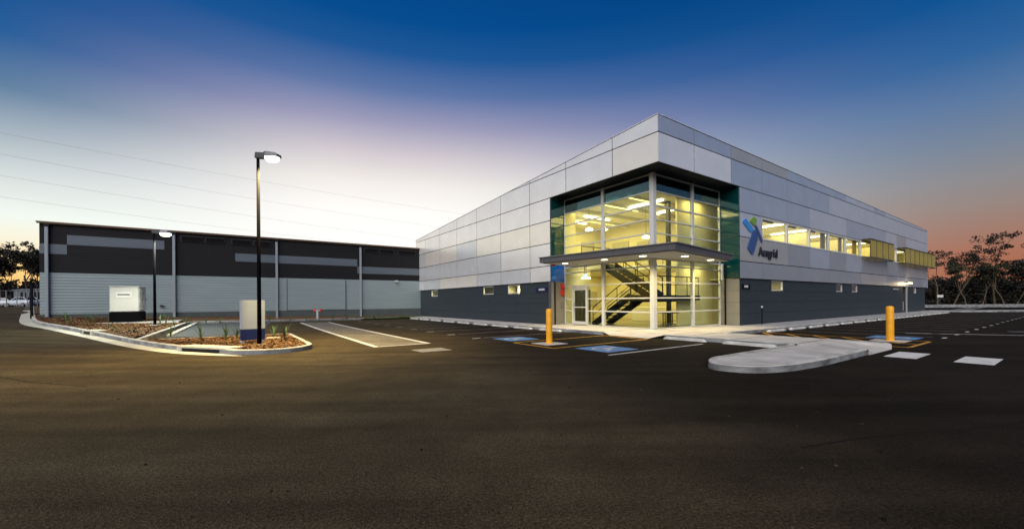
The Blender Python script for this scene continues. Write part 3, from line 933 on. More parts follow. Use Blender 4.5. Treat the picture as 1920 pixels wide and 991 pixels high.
# backing walls behind the panels
m = MB()
m.slab([(.06, RECL, 2.72), (.06, 28.95, 2.72), (.06, 28.95, topL(28.95) - .12), (.06, RECL, topL(RECL) - .12)], (.2, 0, 0))
m.slab([(.06, .06, 7.68), (.06, RECL - .002, 7.68), (.06, RECL - .002, topL(RECL) - .03), (.06, .06, 9.7)], (.2, 0, 0))
m.slab([(RECR, .06, 6.33), (49.45, .06, 6.33), (49.45, .06, topR(49.45) - .03), (RECR, .06, topR(RECR) - .03)], (0, .2, 0))
m.slab([(RECR, .06, 2.72), (49.45, .06, 2.72), (49.45, .06, 4.96), (RECR, .06, 4.96)], (0, .2, 0))
m.slab([(RECR, .06, 4.961), (RC[3] - .02, .06, 4.961), (RC[3] - .02, .06, 6.329), (RECR, .06, 6.329)], (0, .2, 0))
m.slab([(.262, .06, 7.68), (RECR - .002, .06, 7.68), (RECR - .002, .06, topR(RECR) - .03), (.262, .06, 9.7)], (0, .2, 0))
m.slab([(49.25, .27, .1), (49.25, 28.9, .1), (49.25, 28.9, 7.8), (49.25, .27, 9.1)], (.2, 0, 0))
m.slab([(.3, 28.7, .1), (49.2, 28.7, .1), (49.2, 28.7, 7.8), (.3, 28.7, 7.8)], (0, .2, 0))
m.build('backing_wall', 'panel_back', off)
# end return of the cladding on the far right and far left
m = MB(); m.slab([(49.46, .0, 2.71), (49.5, .0, 2.71), (49.5, .0, 9.18), (49.46, .0, 9.18)], (0, 20, -.0)); m.build('end_panel', 'panel_silver', off)
m = MB(); m.slab([(.3, .3, 9.3), (49.2, .3, 8.8), (49.2, 28.7, 7.2), (.3, 28.7, 7.5)], (0, 0, -.15)); m.build('roof', 'grey_metal', off)

# ---- dark panelled ground-floor walls
INS = .09
DZ = [.15, .78, 1.41, 2.04, 2.68]
winL = [(10.7, 12.15), (14.0, 15.5), (23.8, 25.3)]
winR = [(11.05, 12.65), (21.5, 22.9), (24.9, 26.3), (43.6, 44.9)]
WZ0, WZ1 = 2.08, 2.66
def dark_wall(cols, openings, put):
    for a, b in zip(cols, cols[1:]):
        for z0, z1 in zip(DZ, DZ[1:]):
            segs = [(a, b)]
            if z1 > 2.5:
                for (o0, o1) in openings:
                    ns = []
                    for (p, q) in segs:
                        if o1 <= p or o0 >= q: ns.append((p, q)); continue
                        if o0 - p > .05: ns.append((p, o0 - .03))
                        if q - o1 > .05: ns.append((o1 + .03, q))
                    segs = ns
            for p, q in segs: put(p, q, z0, z1)
def putL(a, b, z0, z1):
    m = MB(); m.box(INS, INS + .04, a + .006, b - .006, z0 + .006, z1 - .006); m.build('wall_panel', 'wall_dark', off)
def putR(a, b, z0, z1):
    m = MB(); m.box(a + .006, b - .006, INS, INS + .04, z0 + .006, z1 - .006); m.build('wall_panel', 'wall_dark', off)
dark_wall([7.62] + [7.62 + 3.45 * k for k in range(1, 6)] + [28.2], winL, putL)
DOOR = (39.6, 41.5)
dark_wall([7.12, 8.9] + [8.9 + 3.43 * k for k in range(1, 9)] + [39.55], winR, putR)
dark_wall([41.55, 45.0, 48.6], winR, putR)
m = MB()
def back_wall(along, cols, wins, thick=.1):
    pass
# backing with real openings at the windows
def solid_with_holes(fn, a, b, wins):
    xs = a
    for (o0, o1) in sorted(wins):
        fn(xs, o0 - .03, .1, 2.70); fn(o0 - .03, o1 + .03, .1, WZ0 - .02); xs = o1 + .03
    fn(xs, b, .1, 2.70)
def one(fn):
    def f(p, q, z0, z1):
        m = MB(); fn(m, p, q, z0, z1); m.build('backing_wall', 'panel_back', off)
    return f
solid_with_holes(one(lambda m, p, q, z0, z1: m.box(INS + .042, INS + .16, p, q, z0, z1)), 7.62, 28.15, winL)
solid_with_holes(one(lambda m, p, q, z0, z1: m.box(p, q, INS + .042, INS + .16, z0, z1)), 7.12, 39.55, winR[:3])
solid_with_holes(one(lambda m, p, q, z0, z1: m.box(p, q, INS + .042, INS + .16, z0, z1)), 41.55, 48.55, winR[3:])
# shadow gap soffit under the overhanging cladding
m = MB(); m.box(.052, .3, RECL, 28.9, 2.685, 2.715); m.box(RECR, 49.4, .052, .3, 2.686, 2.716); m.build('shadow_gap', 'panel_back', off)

# ---- windows
def window(axis, a, b, z0, z1, depth, fw=.05, gl='clear_glass', name='window', mull=0):
    t = empty(name, (0, 0, 0)); t.parent = off
    f = MB()
    def bx(m, p, q, y0, y1, s, e):
        if axis == 'R': m.box(p, q, y0, y1, s, e)
        else: m.box(y0, y1, p, q, s, e)
    d0, d1 = depth, depth + .09
    bx(f, a, b, d0, d1, z0, z0 + fw); bx(f, a, b, d0, d1, z1 - fw, z1)
    bx(f, a, a + fw, d0, d1, z0 + fw, z1 - fw); bx(f, b - fw, b, d0, d1, z0 + fw, z1 - fw)
    f.build('frame', 'white_frame', t)
    g = MB(); bx(g, a + fw, b - fw, d0 + .04, d0 + .05, z0 + fw, z1 - fw); g.build('pane', gl, t)
    return t
for a, b in winL: window('L', a, b, WZ0, WZ1, INS + .05)
for a, b in winR: window('R', a, b, WZ0, WZ1, INS + .05)
for i, (a, b) in enumerate(WIN):
    w_ = window('R', a + .06, b - .06, 5.02, 6.26, .03, .06, name='window')
m = MB(); m.box(RC[3], 49.4, .0, .2, 4.99, 5.012); m.box(RC[3], 49.4, .02, .2, 6.265, 6.31); m.build('window_sill', 'white_frame', off)
for u in RC[4:-1]:
    m = MB(); m.box(u - .05, u + .05, .015, .2, 5.014, 6.264); m.build('mullion', 'white_frame', off)

# ---- projecting sun screens on the upper windows
def sunscreen(u0, u1):
    t = empty('sun_screen', (0, 0, 0)); t.parent = off
    v = -.55; z0, z1 = 4.92, 6.36
    f = MB()
    f.box(u0, u1, v - .03, -.005, z1, z1 + .06); f.box(u0, u1, v - .03, v + .04, z0 - .05, z0 + .03)
    f.box(u0, u0 + .06, v + .041, -.005, z0 - .05, z0 + .02); f.box(u1 - .06, u1, v + .041, -.005, z0 - .05, z0 + .02)
    f.build('frame', 'dark_metal', t)
    n = max(1, round((u1 - u0) / 1.7)); w_ = (u1 - u0) / n
    for i in range(n):
        g = MB()
        a, b = u0 + i * w_ + .02, u0 + (i + 1) * w_ - .02
        z = z0 + .05
        k = int((b - a) / .12)
        for j in range(k):
            x = a + (b - a) * j / k
            g.box(x, x + .085, v, v + .02, z0 + .031, z1 - .002)
        g.build('perforated_panel', 'screen', t)
        q = MB(); q.box(a - .035, a - .005, v - .02, v + .03, z0 + .031, z1 - .002); q.build('upright', 'dark_metal', t)
sunscreen(26.95, 33.6); sunscreen(37.3, 49.9)

# ---- corner recess: soffit, reveals
D = 1.1
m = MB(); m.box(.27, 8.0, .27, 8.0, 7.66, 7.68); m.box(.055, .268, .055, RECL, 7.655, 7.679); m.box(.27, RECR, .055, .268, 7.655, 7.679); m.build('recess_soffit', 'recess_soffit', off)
def reveal(axis, z0, z1, mt, name='reveal_panel'):
    m = MB()
    if axis == 'L': m.box(.03, D, RECL - .03, RECL + .0, z0, z1)
    else: m.box(RECR - .03, RECR + .0, .03, D, z0, z1)
    m.build(name, mt, off)
for z0, z1 in ((3.9, 4.98), (4.98, 6.32), (6.32, 7.64)):
    reveal('L', z0 + .005, z1 - .005, 'teal_glass', 'reveal_glass'); reveal('R', z0 + .005, z1 - .005, 'teal_glass', 'reveal_glass')
reveal('L', 2.71, 3.89, 'sky_reflect_glass', 'reveal_glass'); reveal('R', 2.71, 3.89, 'teal_glass', 'reveal_glass')
m = MB(); m.box(INS, 1.1, RECL + .002, RECL + .2, .14, 2.7); m.build('reveal_wall', 'panel_back', off)
m = MB(); m.box(RECR + .002, RECR + .2, INS + .2, 1.1, .14, 2.7); m.build('reveal_wall', 'panel_back', off)
for z0, z1 in zip(DZ, DZ[1:]):
    reveal('R', z0 + .006, z1 - .006, 'wall_reveal')
reveal('L', .156, 2.1, 'wall_reveal'); reveal('L', 2.11, 2.69, 'wall_reveal')
m = MB(); m.tube([(.25, RECL - .08, .15), (.25, RECL - .08, 2.69)], .045, 10); m.build('downpipe', 'black_metal', off)
m = MB(); m.tube([(RECR - .1, .75, .15), (RECR - .1, .75, 3.5)], .045, 10); m.build('downpipe', 'black_metal', off)
m = MB(); m.box(RECR - .2, RECR - .09, .85, .95, 2.65, 3.54); m.build('drop_post', 'white_frame', off)
m = MB(); m.box(-.005, .03, 7.405, 7.6, .15, 2.69); m.build('corner_trim', 'fascia', off)
# fire alarm boxes on the reveal
for z, h, nm in ((2.3, .28, 'alarm_bell'), (1.88, .36, 'fire_alarm_box')):
    m = MB(); m.box(.72, .98, RECL - .13, RECL - .032, z, z + h); o = m.build(nm, 'red', off, bevel=.015)
m = MB(); m.box(.74, .9, RECL - .09, RECL - .032, 1.2, 1.4); m.build('door_control', 'grey_metal', off)

# ---- curtain wall of the glass corner
cw = empty('curtain_wall', (0, 0, 0)); cw.parent = off
F0 = .16
UPPER = [3.92, 4.10, 4.78, 5.44, 6.10, 6.79, 7.60]
LOWER = [F0, .97, 1.66, 2.42, 3.20, 3.54]
LM = [1.1, 4.25, 7.36]; RM = [1.1, 4.36, 7.07]
m = MB(); m.box(D - .12, D + .12, D - .12, D + .12, .15, 7.65); m.build('corner_column', 'white_frame', cw, bevel=.01)
for v in LM[1:2]:
    m = MB(); m.box(D - .09, D + .06, v - .09, v + .09, .15, 7.65); m.build('mullion', 'white_frame', cw, bevel=.008)
for u in RM[1:2]:
    m = MB(); m.box(u - .09, u + .09, D - .09, D + .06, .15, 7.65); m.build('mullion', 'white_frame', cw, bevel=.008)
m = MB(); m.box(D - .05, D + .05, LM[2] - .05, LM[2], .15, 7.65); m.build('jamb', 'white_frame', cw)
m = MB(); m.box(RM[2] - .05, RM[2], D - .05, D + .05, .15, 7.65); m.build('jamb', 'white_frame', cw)
DOORV = (5.5, 6.66)
def bays(ms, axis):
    out = []
    for i in range(2):
        a = ms[i] + (.12 if i == 0 else .09); b = ms[i + 1] - (.09 if i == 0 else .05)
        out.append((a, b))
    return out
def put(axis, m, a, b, d0, d1, z0, z1):
    if axis == 'L': m.box(D + d0, D + d1, a, b, z0, z1)
    else: m.box(a, b, D + d0, D + d1, z0, z1)
for axis, ms in (('L', LM), ('R', RM)):
    for bi, (a, b) in enumerate(bays(ms, axis)):
        for levels in (LOWER, UPPER):
            for i, z in enumerate(levels):
                segs = [(a, b)]
                if axis == 'L' and bi == 1 and levels is LOWER and i < 3:
                    segs = [(a, DOORV[0] - .06), (DOORV[1] + .06, b)]
                for p, q in segs:
                    m = MB(); put(axis, m, p + .001, q - .001, -.07, .05, z - .028, z + .028); m.build('transom', 'white_frame', cw)
            for z0, z1 in zip(levels, levels[1:]):
                segs = [(a, b)]
                if axis == 'L' and bi == 1 and levels is LOWER and z1 < 2.5:
                    segs = [(a, DOORV[0] - .06), (DOORV[1] + .06, b)]
                for p, q in segs:
                    m = MB(); put(axis, m, p + .004, q - .004, 0, .012, z0 + .03, z1 - .03); m.build('pane', 'top_glass' if z0 > 6.7 else 'curtain_glass', cw)
# slab edge panel between the two glazed storeys, behind the canopy
m = MB(); m.box(D - .04, D + .02, 1.23, 7.3, 3.58, 3.88); m.box(1.23, 7.0, D - .04, D + .02, 3.581, 3.881); m.build('spandrel', 'fascia', cw)
# entrance door
dr = empty('entrance_door', (0, 0, 0)); dr.parent = off
m = MB()
a, b = DOORV
m.box(D - .06, D + .06, a - .055, a + .03, F0, 2.40); m.box(D - .06, D + .06, b - .03, b + .055, F0, 2.40); m.box(D - .06, D + .06, a + .031, b - .031, 2.28, 2.385)
m.build('frame', 'white_frame', dr)
m = MB(); m.box(D - .03, D + .03, a + .04, a + .12, F0 + .02, 2.27); m.box(D - .03, D + .03, b - .12, b - .04, F0 + .02, 2.27); m.box(D - .03, D + .03, a + .121, b - .121, F0 + .02, F0 + .2); m.box(D - .03, D + .03, a + .121, b - .121, 2.16, 2.27); m.box(D - .03, D + .03, a + .121, b - .121, 1.15, 1.21)
m.build('leaf', 'white_frame', dr)
m = MB(); m.box(D - .006, D + .006, a + .12, b - .12, F0 + .2, 2.16); m.build('pane', 'curtain_glass', dr)
m = MB(); m.tube([(D - .09, b - .16, .95), (D - .09, b - .16, 1.45)], .016, 8); m.tube([(D - .09, b - .16, 1.0), (D - .03, b - .16, 1.0)], .01, 6); m.tube([(D - .09, b - .16, 1.4), (D - .03, b - .16, 1.4)], .01, 6); m.build('handle', 'grey_metal', dr)

# ---- canopy, set at an angle to the corner
can = empty('canopy', (0, 0, 0)); can.parent = off
K, LP, RP = (-.75, -1.3), (-1.85, 6.13), (5.96, -.16)
poly = [K, RP, (5.80, D - .08), (D - .1, D - .08), (D - .1, 6.6), LP]
m = MB(); m.prism(poly, 3.60, 3.87); m.build('fascia', 'fascia', can)
ins = lambda p, k: p
inner_p = [(-.60, -1.12), (5.86, -.03), (5.72, D - .1), (D - .12, D - .1), (D - .12, 6.48), (-1.66, 6.02)]
m = MB(); m.prism(inner_p, 3.56, 3.598); m.build('soffit_panel', 'soffit', can)
m = MB()
outl = [(-1.88, 6.15), (-.77, -1.33), (6.0, -.18)]
for (p, q) in zip(outl, outl[1:]):
    a3, b3 = Vector((*p, 3.89)), Vector((*q, 3.89)); m.bar(a3, b3, .10, .035)
m.build('edge_capping', 'grey_metal', can)
DLS = [(-.75, 5.3), (-.42, 2.8), (-.12, .75), (1.66, -.2), (4.4, .12)]
for (u, v) in DLS:
    m = MB(); n = 16; m.v = [(u + .16 * math.cos(2 * math.pi * i / n), v + .16 * math.sin(2 * math.pi * i / n), 3.553) for i in range(n)]; m.f = [tuple(range(n))]; m.m = [0]
    o = m.build('downlight', 'downlight', can)
    l = lamp('downlight_lamp', 'SPOT', off, (u, v, 3.52), 360, (1, .78, .37), spot_size=R(150), spot_blend=.9, shadow_soft_size=.1)
m = MB(); m.box(-1.0, -.85, 5.95, 6.1, 3.46, 3.555); m.build('red_lamp', 'red', can)

# ---- interior of the glass corner
inn = empty('interior', (0, 0, 0)); inn.parent = off
m = MB(); m.box(D + .07, 12, D + .07, 13, .05, .155); m.build('floor', 'floor_tile', inn)
m = MB(); m.box(D + .07, 12, D + .07, 13, 7.30, 7.4); m.build('ceiling', 'ceiling_white', inn)
m = MB(); m.box(9.5, 9.62, 2.4, 13, .16, 7.29); m.box(D + .07, 9.49, 12.4, 12.5, .16, 7.29); m.box(4.75, 9.49, 2.2, 2.3, .16, 7.29)
m.box(D + .08, 2.6, 8.0, 8.1, 3.81, 7.29); m.box(D + .08, 3.4, 7.5, 7.6, .16, 3.54)
m.build('inner_wall', 'cream_wall', inn)
m = MB(); m.box(D + .09, 9.49, 6.4, 12.39, 3.55, 3.80); m.box(6.6, 9.49, 2.31, 6.39, 3.551, 3.801); m.build('upper_floor', 'ceiling_white', inn)
m = MB(); m.box(5.4, 6.3, 12.33, 12.39, 3.82, 5.9); m.build('red_door', 'red', inn)
m = MB(); m.box(3.0, 4.3, 12.33, 12.39, .16, 2.3); m.build('inner_door', 'dark_metal', inn)
for a_ in (1.9, 2.65):
    m = MB(); m.box(a_, a_ + .68, 7.44, 7.495, .17, 2.25); m.build('inner_door', 'dark_metal', inn)
def rail(pts, h=1.0, nm='balustrade', step=1.1):
    m = MB(); up = Vector((0, 0, h))
    P = [Vector(p) for p in pts]
    m.tube([p + up for p in P], .028, 8); m.tube([p + up * .55 for p in P], .016, 6)
    for a, b in zip(P, P[1:]):
        n = max(1, round((b - a).length / step))
        for i in range(n + 1):
            q = a.lerp(b, i / n); m.tube([q, q + up], .022, 6)
    m.build(nm, 'steel_dark', inn)
rail([(D + .5, 6.45, 3.80), (6.55, 6.45, 3.80)]); rail([(6.55, 6.35, 3.80), (6.55, 2.4, 3.80)])
st = empty('staircase', (0, 0, 0)); st.parent = inn
def flight(u0, u1, va, za, vb, zb, n):
    for i in range(n):
        t = (i + .5) / n; v = va + (vb - va) * t; z = za + (zb - za) * (i + 1) / n
        m = MB(); m.box(u0 + .05, u1 - .05, v - .15, v + .15, z - .045, z); m.build('tread', 'tread', st)
    for u in (u0, u1):
        m = MB(); m.bar((u, va, za - .02), (u, vb, zb - .02), .07, .36); m.build('stringer', 'steel_dark', st)
flight(1.75, 3.0, 5.7, .16, 3.0, 1.80, 9)
flight(3.25, 4.5, 3.0, 1.80, 6.4, 3.78, 11)
m = MB(); m.box(1.7, 6.2, 1.75, 3.0, 1.52, 1.80); m.build('landing', 'steel_dark', st)
rail([(1.75, 5.7, .16), (1.75, 3.0, 1.80), (1.75, 1.8, 1.80), (6.1, 1.8, 1.80)], nm='handrail'); rail([(3.0, 5.7, .16), (3.0, 3.1, 1.78)], nm='handrail')
rail([(3.25, 3.0, 1.8), (3.25, 6.4, 3.78)], nm='handrail'); rail([(4.5, 3.0, 1.8), (4.5, 6.4, 3.78)], nm='handrail')
m = MB(); m.box(5.3, 5.5, 3.1, 3.3, .16, 7.29); m.build('inner_column', 'dark_metal', inn)
# doors, notice boards and window frames on the inner walls
for (u, v, w_, h_, z_) in ((7.2, 12.33, .95, 2.1, .16), (8.2, 12.33, .9, 1.2, 1.1), (7.4, 12.33, 1.4, 1.3, 4.9), (3.2, 12.33, .95, 2.1, 3.81)):
    m = MB(); m.box(u, u + w_, v, v + .06, z_, z_ + h_); m.build('inner_door', 'board', inn)
for (v, w_, h_, z_) in ((3.4, 1.0, 2.1, 3.81), (7.6, 1.0, 2.1, 3.81), (9.4, 1.6, 1.1, 5.0), (3.6, 1.0, 2.1, .16), (8.4, 1.8, 1.1, 1.2)):
    m = MB(); m.box(9.43, 9.49, v, v + w_, z_, z_ + h_); m.build('inner_door', 'board', inn)
for v in (3.5, 5.4, 7.4, 9.4):
    m = MB(); m.box(D + .1, 9.4, v - .06, v + .06, 7.08, 7.295); m.build('ceiling_beam', 'ceiling_white', inn)
for (a_, b_) in ((2.15, 2.35), ):
    m = MB(); m.box(1.75, 6.2, 3.01, 3.05, 1.45, 1.84); m.build('landing_edge', 'steel_dark', inn)
# reception cabinet and screen deep in the lobby
m = MB(); m.box(6.8, 8.6, 5.0, 7.0, .16, 1.1); m.build('counter', 'ceiling_white', inn, bevel=.02)
# lights inside
def tube(u0, v0, u1, v1, z, wd=.16):
    m = MB(); m.bar((u0, v0, z), (u1, v1, z), wd, .06); m.build('light_fitting', 'tube', inn)
for z in (7.22,):
    for (a, b, c, d) in ((2.2, 3.2, 2.2, 5.2), (4.6, 3.0, 4.6, 5.4), (7.4, 3.4, 7.4, 5.6), (4.0, 8.6, 6.4, 8.6), (3.0, 10.5, 6.0, 10.5)):
        tube(a, b, c, d, z)
for (u, v, z) in ((2.6, 6.8, 5.9), (4.6, 7.4, 6.2), (6.0, 5.2, 5.5), (3.4, 9.3, 6.3)):
    m = MB(); bmv = []
    m.tube([(u, v, z + .16), (u, v, z + .10), (u, v, z), (u, v, z - .05)], [.04, .2, .24, .12], 14); m.build('pendant_lamp', 'pendant', inn)
    m = MB(); m.tube([(u, v, z + .16), (u, v, 7.29)], .01, 5); m.build('pendant_cord', 'steel_dark', inn)
m = MB(); m.tube([(2.4, 6.9, 2.9), (2.4, 6.9, 2.98)], .28, 16); m.build('ceiling_disc_lamp', 'pendant', inn)
m = MB(); m.box(D + .3, D + .34, 5.8, 6.15, 2.95, 3.12); m.build('exit_sign', 'exit_face', inn)
m = MB(); m.box(D + .3, D + .34, 5.9, 5.92, 3.12, 3.55); m.box(D + .3, D + .34, 6.03, 6.05, 3.12, 3.55); m.build('sign_bracket', 'steel_dark', inn)
YEL = (1.0, .81, .30)
lamp('room_light', 'AREA', off, (3.6, 4.4, 7.15), 380, YEL, shape='RECTANGLE', size=3.5, size_y=4.0)
lamp('room_light', 'AREA', off, (5.2, 9.4, 7.15), 289, YEL, shape='RECTANGLE', size=6, size_y=4.0)
lamp('room_light', 'AREA', off, (5.6, 9.2, 3.5), 234, YEL, shape='RECTANGLE', size=6, size_y=5.0)
lamp('room_light', 'AREA', off, (8.0, 4.2, 3.5), 117, YEL, shape='RECTANGLE', size=2.4, size_y=3.2)
lamp('room_light', 'AREA', off, (6.2, 1.65, 7.2), 54, YEL, shape='RECTANGLE', size=1.6, size_y=.6)
lamp('room_light', 'AREA', off, (6.2, 1.65, 3.5), 39, YEL, shape='RECTANGLE', size=1.6, size_y=.6)

# ---- offices behind the upper window strip and the small ground-floor windows
m = MB()
m.box(9.7, 49.2, .3, 5.0, 3.85, 3.95); m.box(9.7, 49.2, .3, 5.0, 6.75, 6.85)
m.build('office_floor', 'ceiling_white', inn)
m = MB(); m.box(9.7, 49.2, 5.01, 5.1, 3.85, 6.85); m.box(9.63, 9.69, .3, 5.0, 3.85, 6.85); m.box(20.6, 20.7, 1.6, 5.0, 3.96, 6.74); m.box(27.4, 27.5, 1.2, 5.0, 3.96, 6.74); m.box(36.4, 36.5, 1.2, 5.0, 3.96, 6.74)
m.build('inner_wall', 'cream_wall', inn)
m = MB(); m.box(18.4, 20.4, 4.94, 5.0, 4.3, 5.5); m.build('green_board', 'green_board', inn)
for i in range(5):  # grey strips added inside for the reflection along the window tops
    a_ = RC[3 + i] + .1
    m = MB(); m.box(a_, a_ + (1.7, 1.5, 1.3, 3.1, 3.1)[i], .16, .19, (6.10, 6.12, 6.12, 6.16, 6.16)[i], 6.255); m.build('reflection_strip', 'reflection_grey', inn)
for (a_, b_) in ((19.1, 19.9), (22.6, 23.2), (25.7, 26.6), (35.8, 36.6)):
    m = MB(); m.box(a_, b_, .24, .30, 3.97, 6.5); m.build('curtain', 'curtain', inn)
for i in range(9):
    u = 11.3 + 4.3 * i
    tube(u, 1.2, u, 3.8, 6.68, .22)
for i in range(4):
    lamp('room_light', 'AREA', off, (14.4 + 9.9 * i, 2.6, 6.62), 271, YEL, shape='RECTANGLE', size=9, size_y=3.0)
# ground-floor rooms
m = MB()
m.box(2.4, 2.5, 7.7, 28.6, .16, 2.69); m.box(.26, 2.39, 13.0, 13.1, .16, 2.69); m.box(.26, 2.39, 22.6, 22.7, .16, 2.69)
m.box(8, 48.5, 2.4, 2.5, .16, 2.69); m.box(14.4, 14.5, .26, 2.39, .16, 2.69); m.box(42.4, 42.5, .26, 2.39, .16, 2.69)
m.build('inner_wall', 'cream_wall', inn)
m = MB(); m.box(.3, 2.39, 7.7, 28.5, 2.72, 2.76); m.box(8, 48.5, .3, 2.39, 2.72, 2.76); m.build('ceiling', 'ceiling_white', inn)
for (v, e) in ((11.4, 16), (14.8, 16), (24.5, 16)):
    lamp('room_light', 'AREA', off, (1.3, v, 2.66), e * 9, (1, .86, .42), shape='RECTANGLE', size=1.0, size_y=1.6)
for (u, e, c) in ((11.9, 26, (1, .8, .34)), (44.2, 9, (1, .66, .22))):
    lamp('room_light', 'AREA', off, (u, 1.3, 2.66), e * 4, c, shape='RECTANGLE', size=1.6, size_y=1.0)

# ---- side door at the far end of the right wall, wall light
m = MB(); m.box(DOOR[0], DOOR[1], 1.0, 1.08, .15, 2.68); m.box(DOOR[0] - .04, DOOR[0] + .04, INS + .045, 1.0, .15, 2.68); m.box(DOOR[1] - .04, DOOR[1] + .04, INS + .045, 1.0, .15, 2.68); m.build('door_recess', 'panel_back', off)
sd_ = empty('side_door', (0, 0, 0)); sd_.parent = off
m = MB(); m.box(DOOR[0] + .45, DOOR[1] - .3, .93, .99, .16, 2.3); m.build('leaf', 'wall_dark', sd_)
m = MB(); m.tube([(DOOR[0] + .6, .9, 1.1), (DOOR[0] + .6, .9, 1.3)], .02, 6); m.build('handle', 'grey_metal', sd_)
m = MB(); m.box(DOOR[0] + .95, DOOR[0] + 1.1, -.02, .08, .15, 2.68); m.build('door_post', 'downpipe', off)
m = MB(); m.box(DOOR[0] + .25, DOOR[0] + .7, .2, .5, .3, 1.25); m.build('meter_box', 'cabinet', off, bevel=.02)
wlm = empty('wall_light', (0, 0, 0)); wlm.parent = off
m = MB(); m.box(40.2, 41.4, -.16, -.005, 3.10, 3.18); m.build('bracket', 'dark_metal', wlm)
for u in (40.35, 41.2):
    m = MB(); m.tube([(u, -.22, 3.04), (u, -.22, 3.12)], [.11, .09], 10); m.build('lamp_head', 'wall_lamp', wlm)
lamp('wall_lamp_light', 'POINT', off, (40.8, -.6, 3.0), 22, (1, .72, .32), shadow_soft_size=.1)
m = MB(); m.box(36.2, 37.6, -.02, INS - .002, 2.36, 2.50); m.build('louvre', 'downpipe', off)

# ---- wall plaques, access post, camera
def plaque(axis, a, b, z0, z1, mt, n):
    t = empty('sign_plaque', (0, 0, 0)); t.parent = off
    m = MB()
    if axis == 'L': m.box(INS - .03, INS - .002, a, b, z0, z1)
    else: m.box(a, b, INS - .03, INS - .002, z0, z1)
    m.build('board', mt, t)
    m = MB(); rnd = random.Random(n)
    zc = (z0 + z1) / 2; h = (z1 - z0) * .2
    x = a + (b - a) * .25
    while x < a + (b - a) * .72:
        wd = rnd.uniform(.02, .045); hh = h * rnd.choice([1, 1, 1.25, 1.25])
        if axis == 'L': m.box(INS - .034, INS - .031, x, x + wd, zc - h, zc - h + 2 * hh)
        else: m.box(x, x + wd, INS - .034, INS - .031, zc - h, zc - h + 2 * hh)
        x += wd + .02
    m.build('worn_lettering', 'white_ink', t)
plaque('L', 7.78, 8.92, 2.12, 2.38, 'navy', 1)
plaque('R', 7.45, 8.35, 2.13, 2.40, 'black_metal', 2)

# ---- company mark on the right face
lg = empty('company_logo', (0, 0, 0)); lg.parent = off
def zz(pts): return [on_plane_v(1385 + x / 9.91, 395 + y / 9.91, -.02) for x, y in pts]
def mark(pts, mt, y0, y1):
    P = [Vector((a, b, 0)) for a, b in zz(pts)]
    # round the corners a little
    Q = []
    n = len(P)
    for i in range(n):
        p, a, b = P[i], P[i - 1], P[(i + 1) % n]
        Q += [p.lerp(a, .18), p.lerp(p.lerp(a, .18).lerp(p.lerp(b, .18), .5), .6), p.lerp(b, .18)]
    m = MB(); k = len(Q)
    m.v = [(q.x, y0, q.y) for q in Q] + [(q.x, y1, q.y) for q in Q]
    m.f = [tuple(range(k)), tuple(range(2 * k - 1, k - 1, -1))] + [(i, (i + 1) % k, k + (i + 1) % k, k + i) for i in range(k)]
    m.m = [0] * len(m.f)
    m.build('emblem_bar', mt, lg)
mark([(66, 200), (130, 140), (278, 345), (228, 414)], 'logo_light_blue', -.045, -.004)
mark([(203, 190), (272, 104), (334, 172), (290, 288)], 'logo_green', -.055, -.006)
mark([(293, 290), (322, 256), (442, 530), (428, 608)], 'logo_blue', -.045, -.003)
mark([(258, 395), (284, 348), (358, 470), (258, 836), (152, 680)], 'logo_blue', -.06, -.008)
u0, zb = on_plane_v(1385 + 358 / 9.91, 395 + 832 / 9.91); u1, _ = on_plane_v(1385 + 708 / 9.91, 395 + 860 / 9.91)
_, zt = on_plane_v(1385 + 400 / 9.91, 395 + 672 / 9.91)
cu = bpy.data.curves.new('lettering', 'FONT'); cu.body = 'Ausgrid'; cu.size = 1.0; cu.extrude = .03; cu.offset = .012
fo = bpy.data.objects.new('text', cu); COL.objects.link(fo)
cu.materials.append(MATS['lettering'])
bpy.context.view_layer.update()
wx = fo.dimensions.x
fo.scale = ((u1 - u0) / wx, (zt - zb) / .70, 1)
fm = bpy.data.meshes.new_from_object(fo.evaluated_get(bpy.context.evaluated_depsgraph_get()))
lo = bpy.data.objects.new('lettering', fm); COL.objects.link(lo); lo.parent = lg
lo.scale = fo.scale; lo.rotation_euler = (R(90), 0, 0); lo.location = (u0, -.035, zb)
bpy.data.objects.remove(fo); bpy.data.curves.remove(cu)

# ---- two tables inside the lobby
def table(u, v, label):
    p = uv(u, v, .156)
    t = empty('lobby_table', p, ANG); tag(t, label, 'table', 'tables in the glass lobby')
    m = MB(); m.box(-.55, .55, -.38, .38, .70, .74); m.build('table_top', 'steel_dark', t, bevel=.008)
    for s in (-.35, .35):
        m = MB(); m.tube([(s, 0, .04), (s, 0, .70)], .028, 8); m.build('leg', 'steel_dark', t)
        m = MB(); m.bar((s, -.32, .02), (s, .32, .02), .05, .035); m.build('foot', 'steel_dark', t)
table(3.55, 2.05, 'dark lobby table on the left, seen through the glass right of the corner column')
table(4.95, 2.9, 'dark lobby table on the right, seen through the glass under the landing')

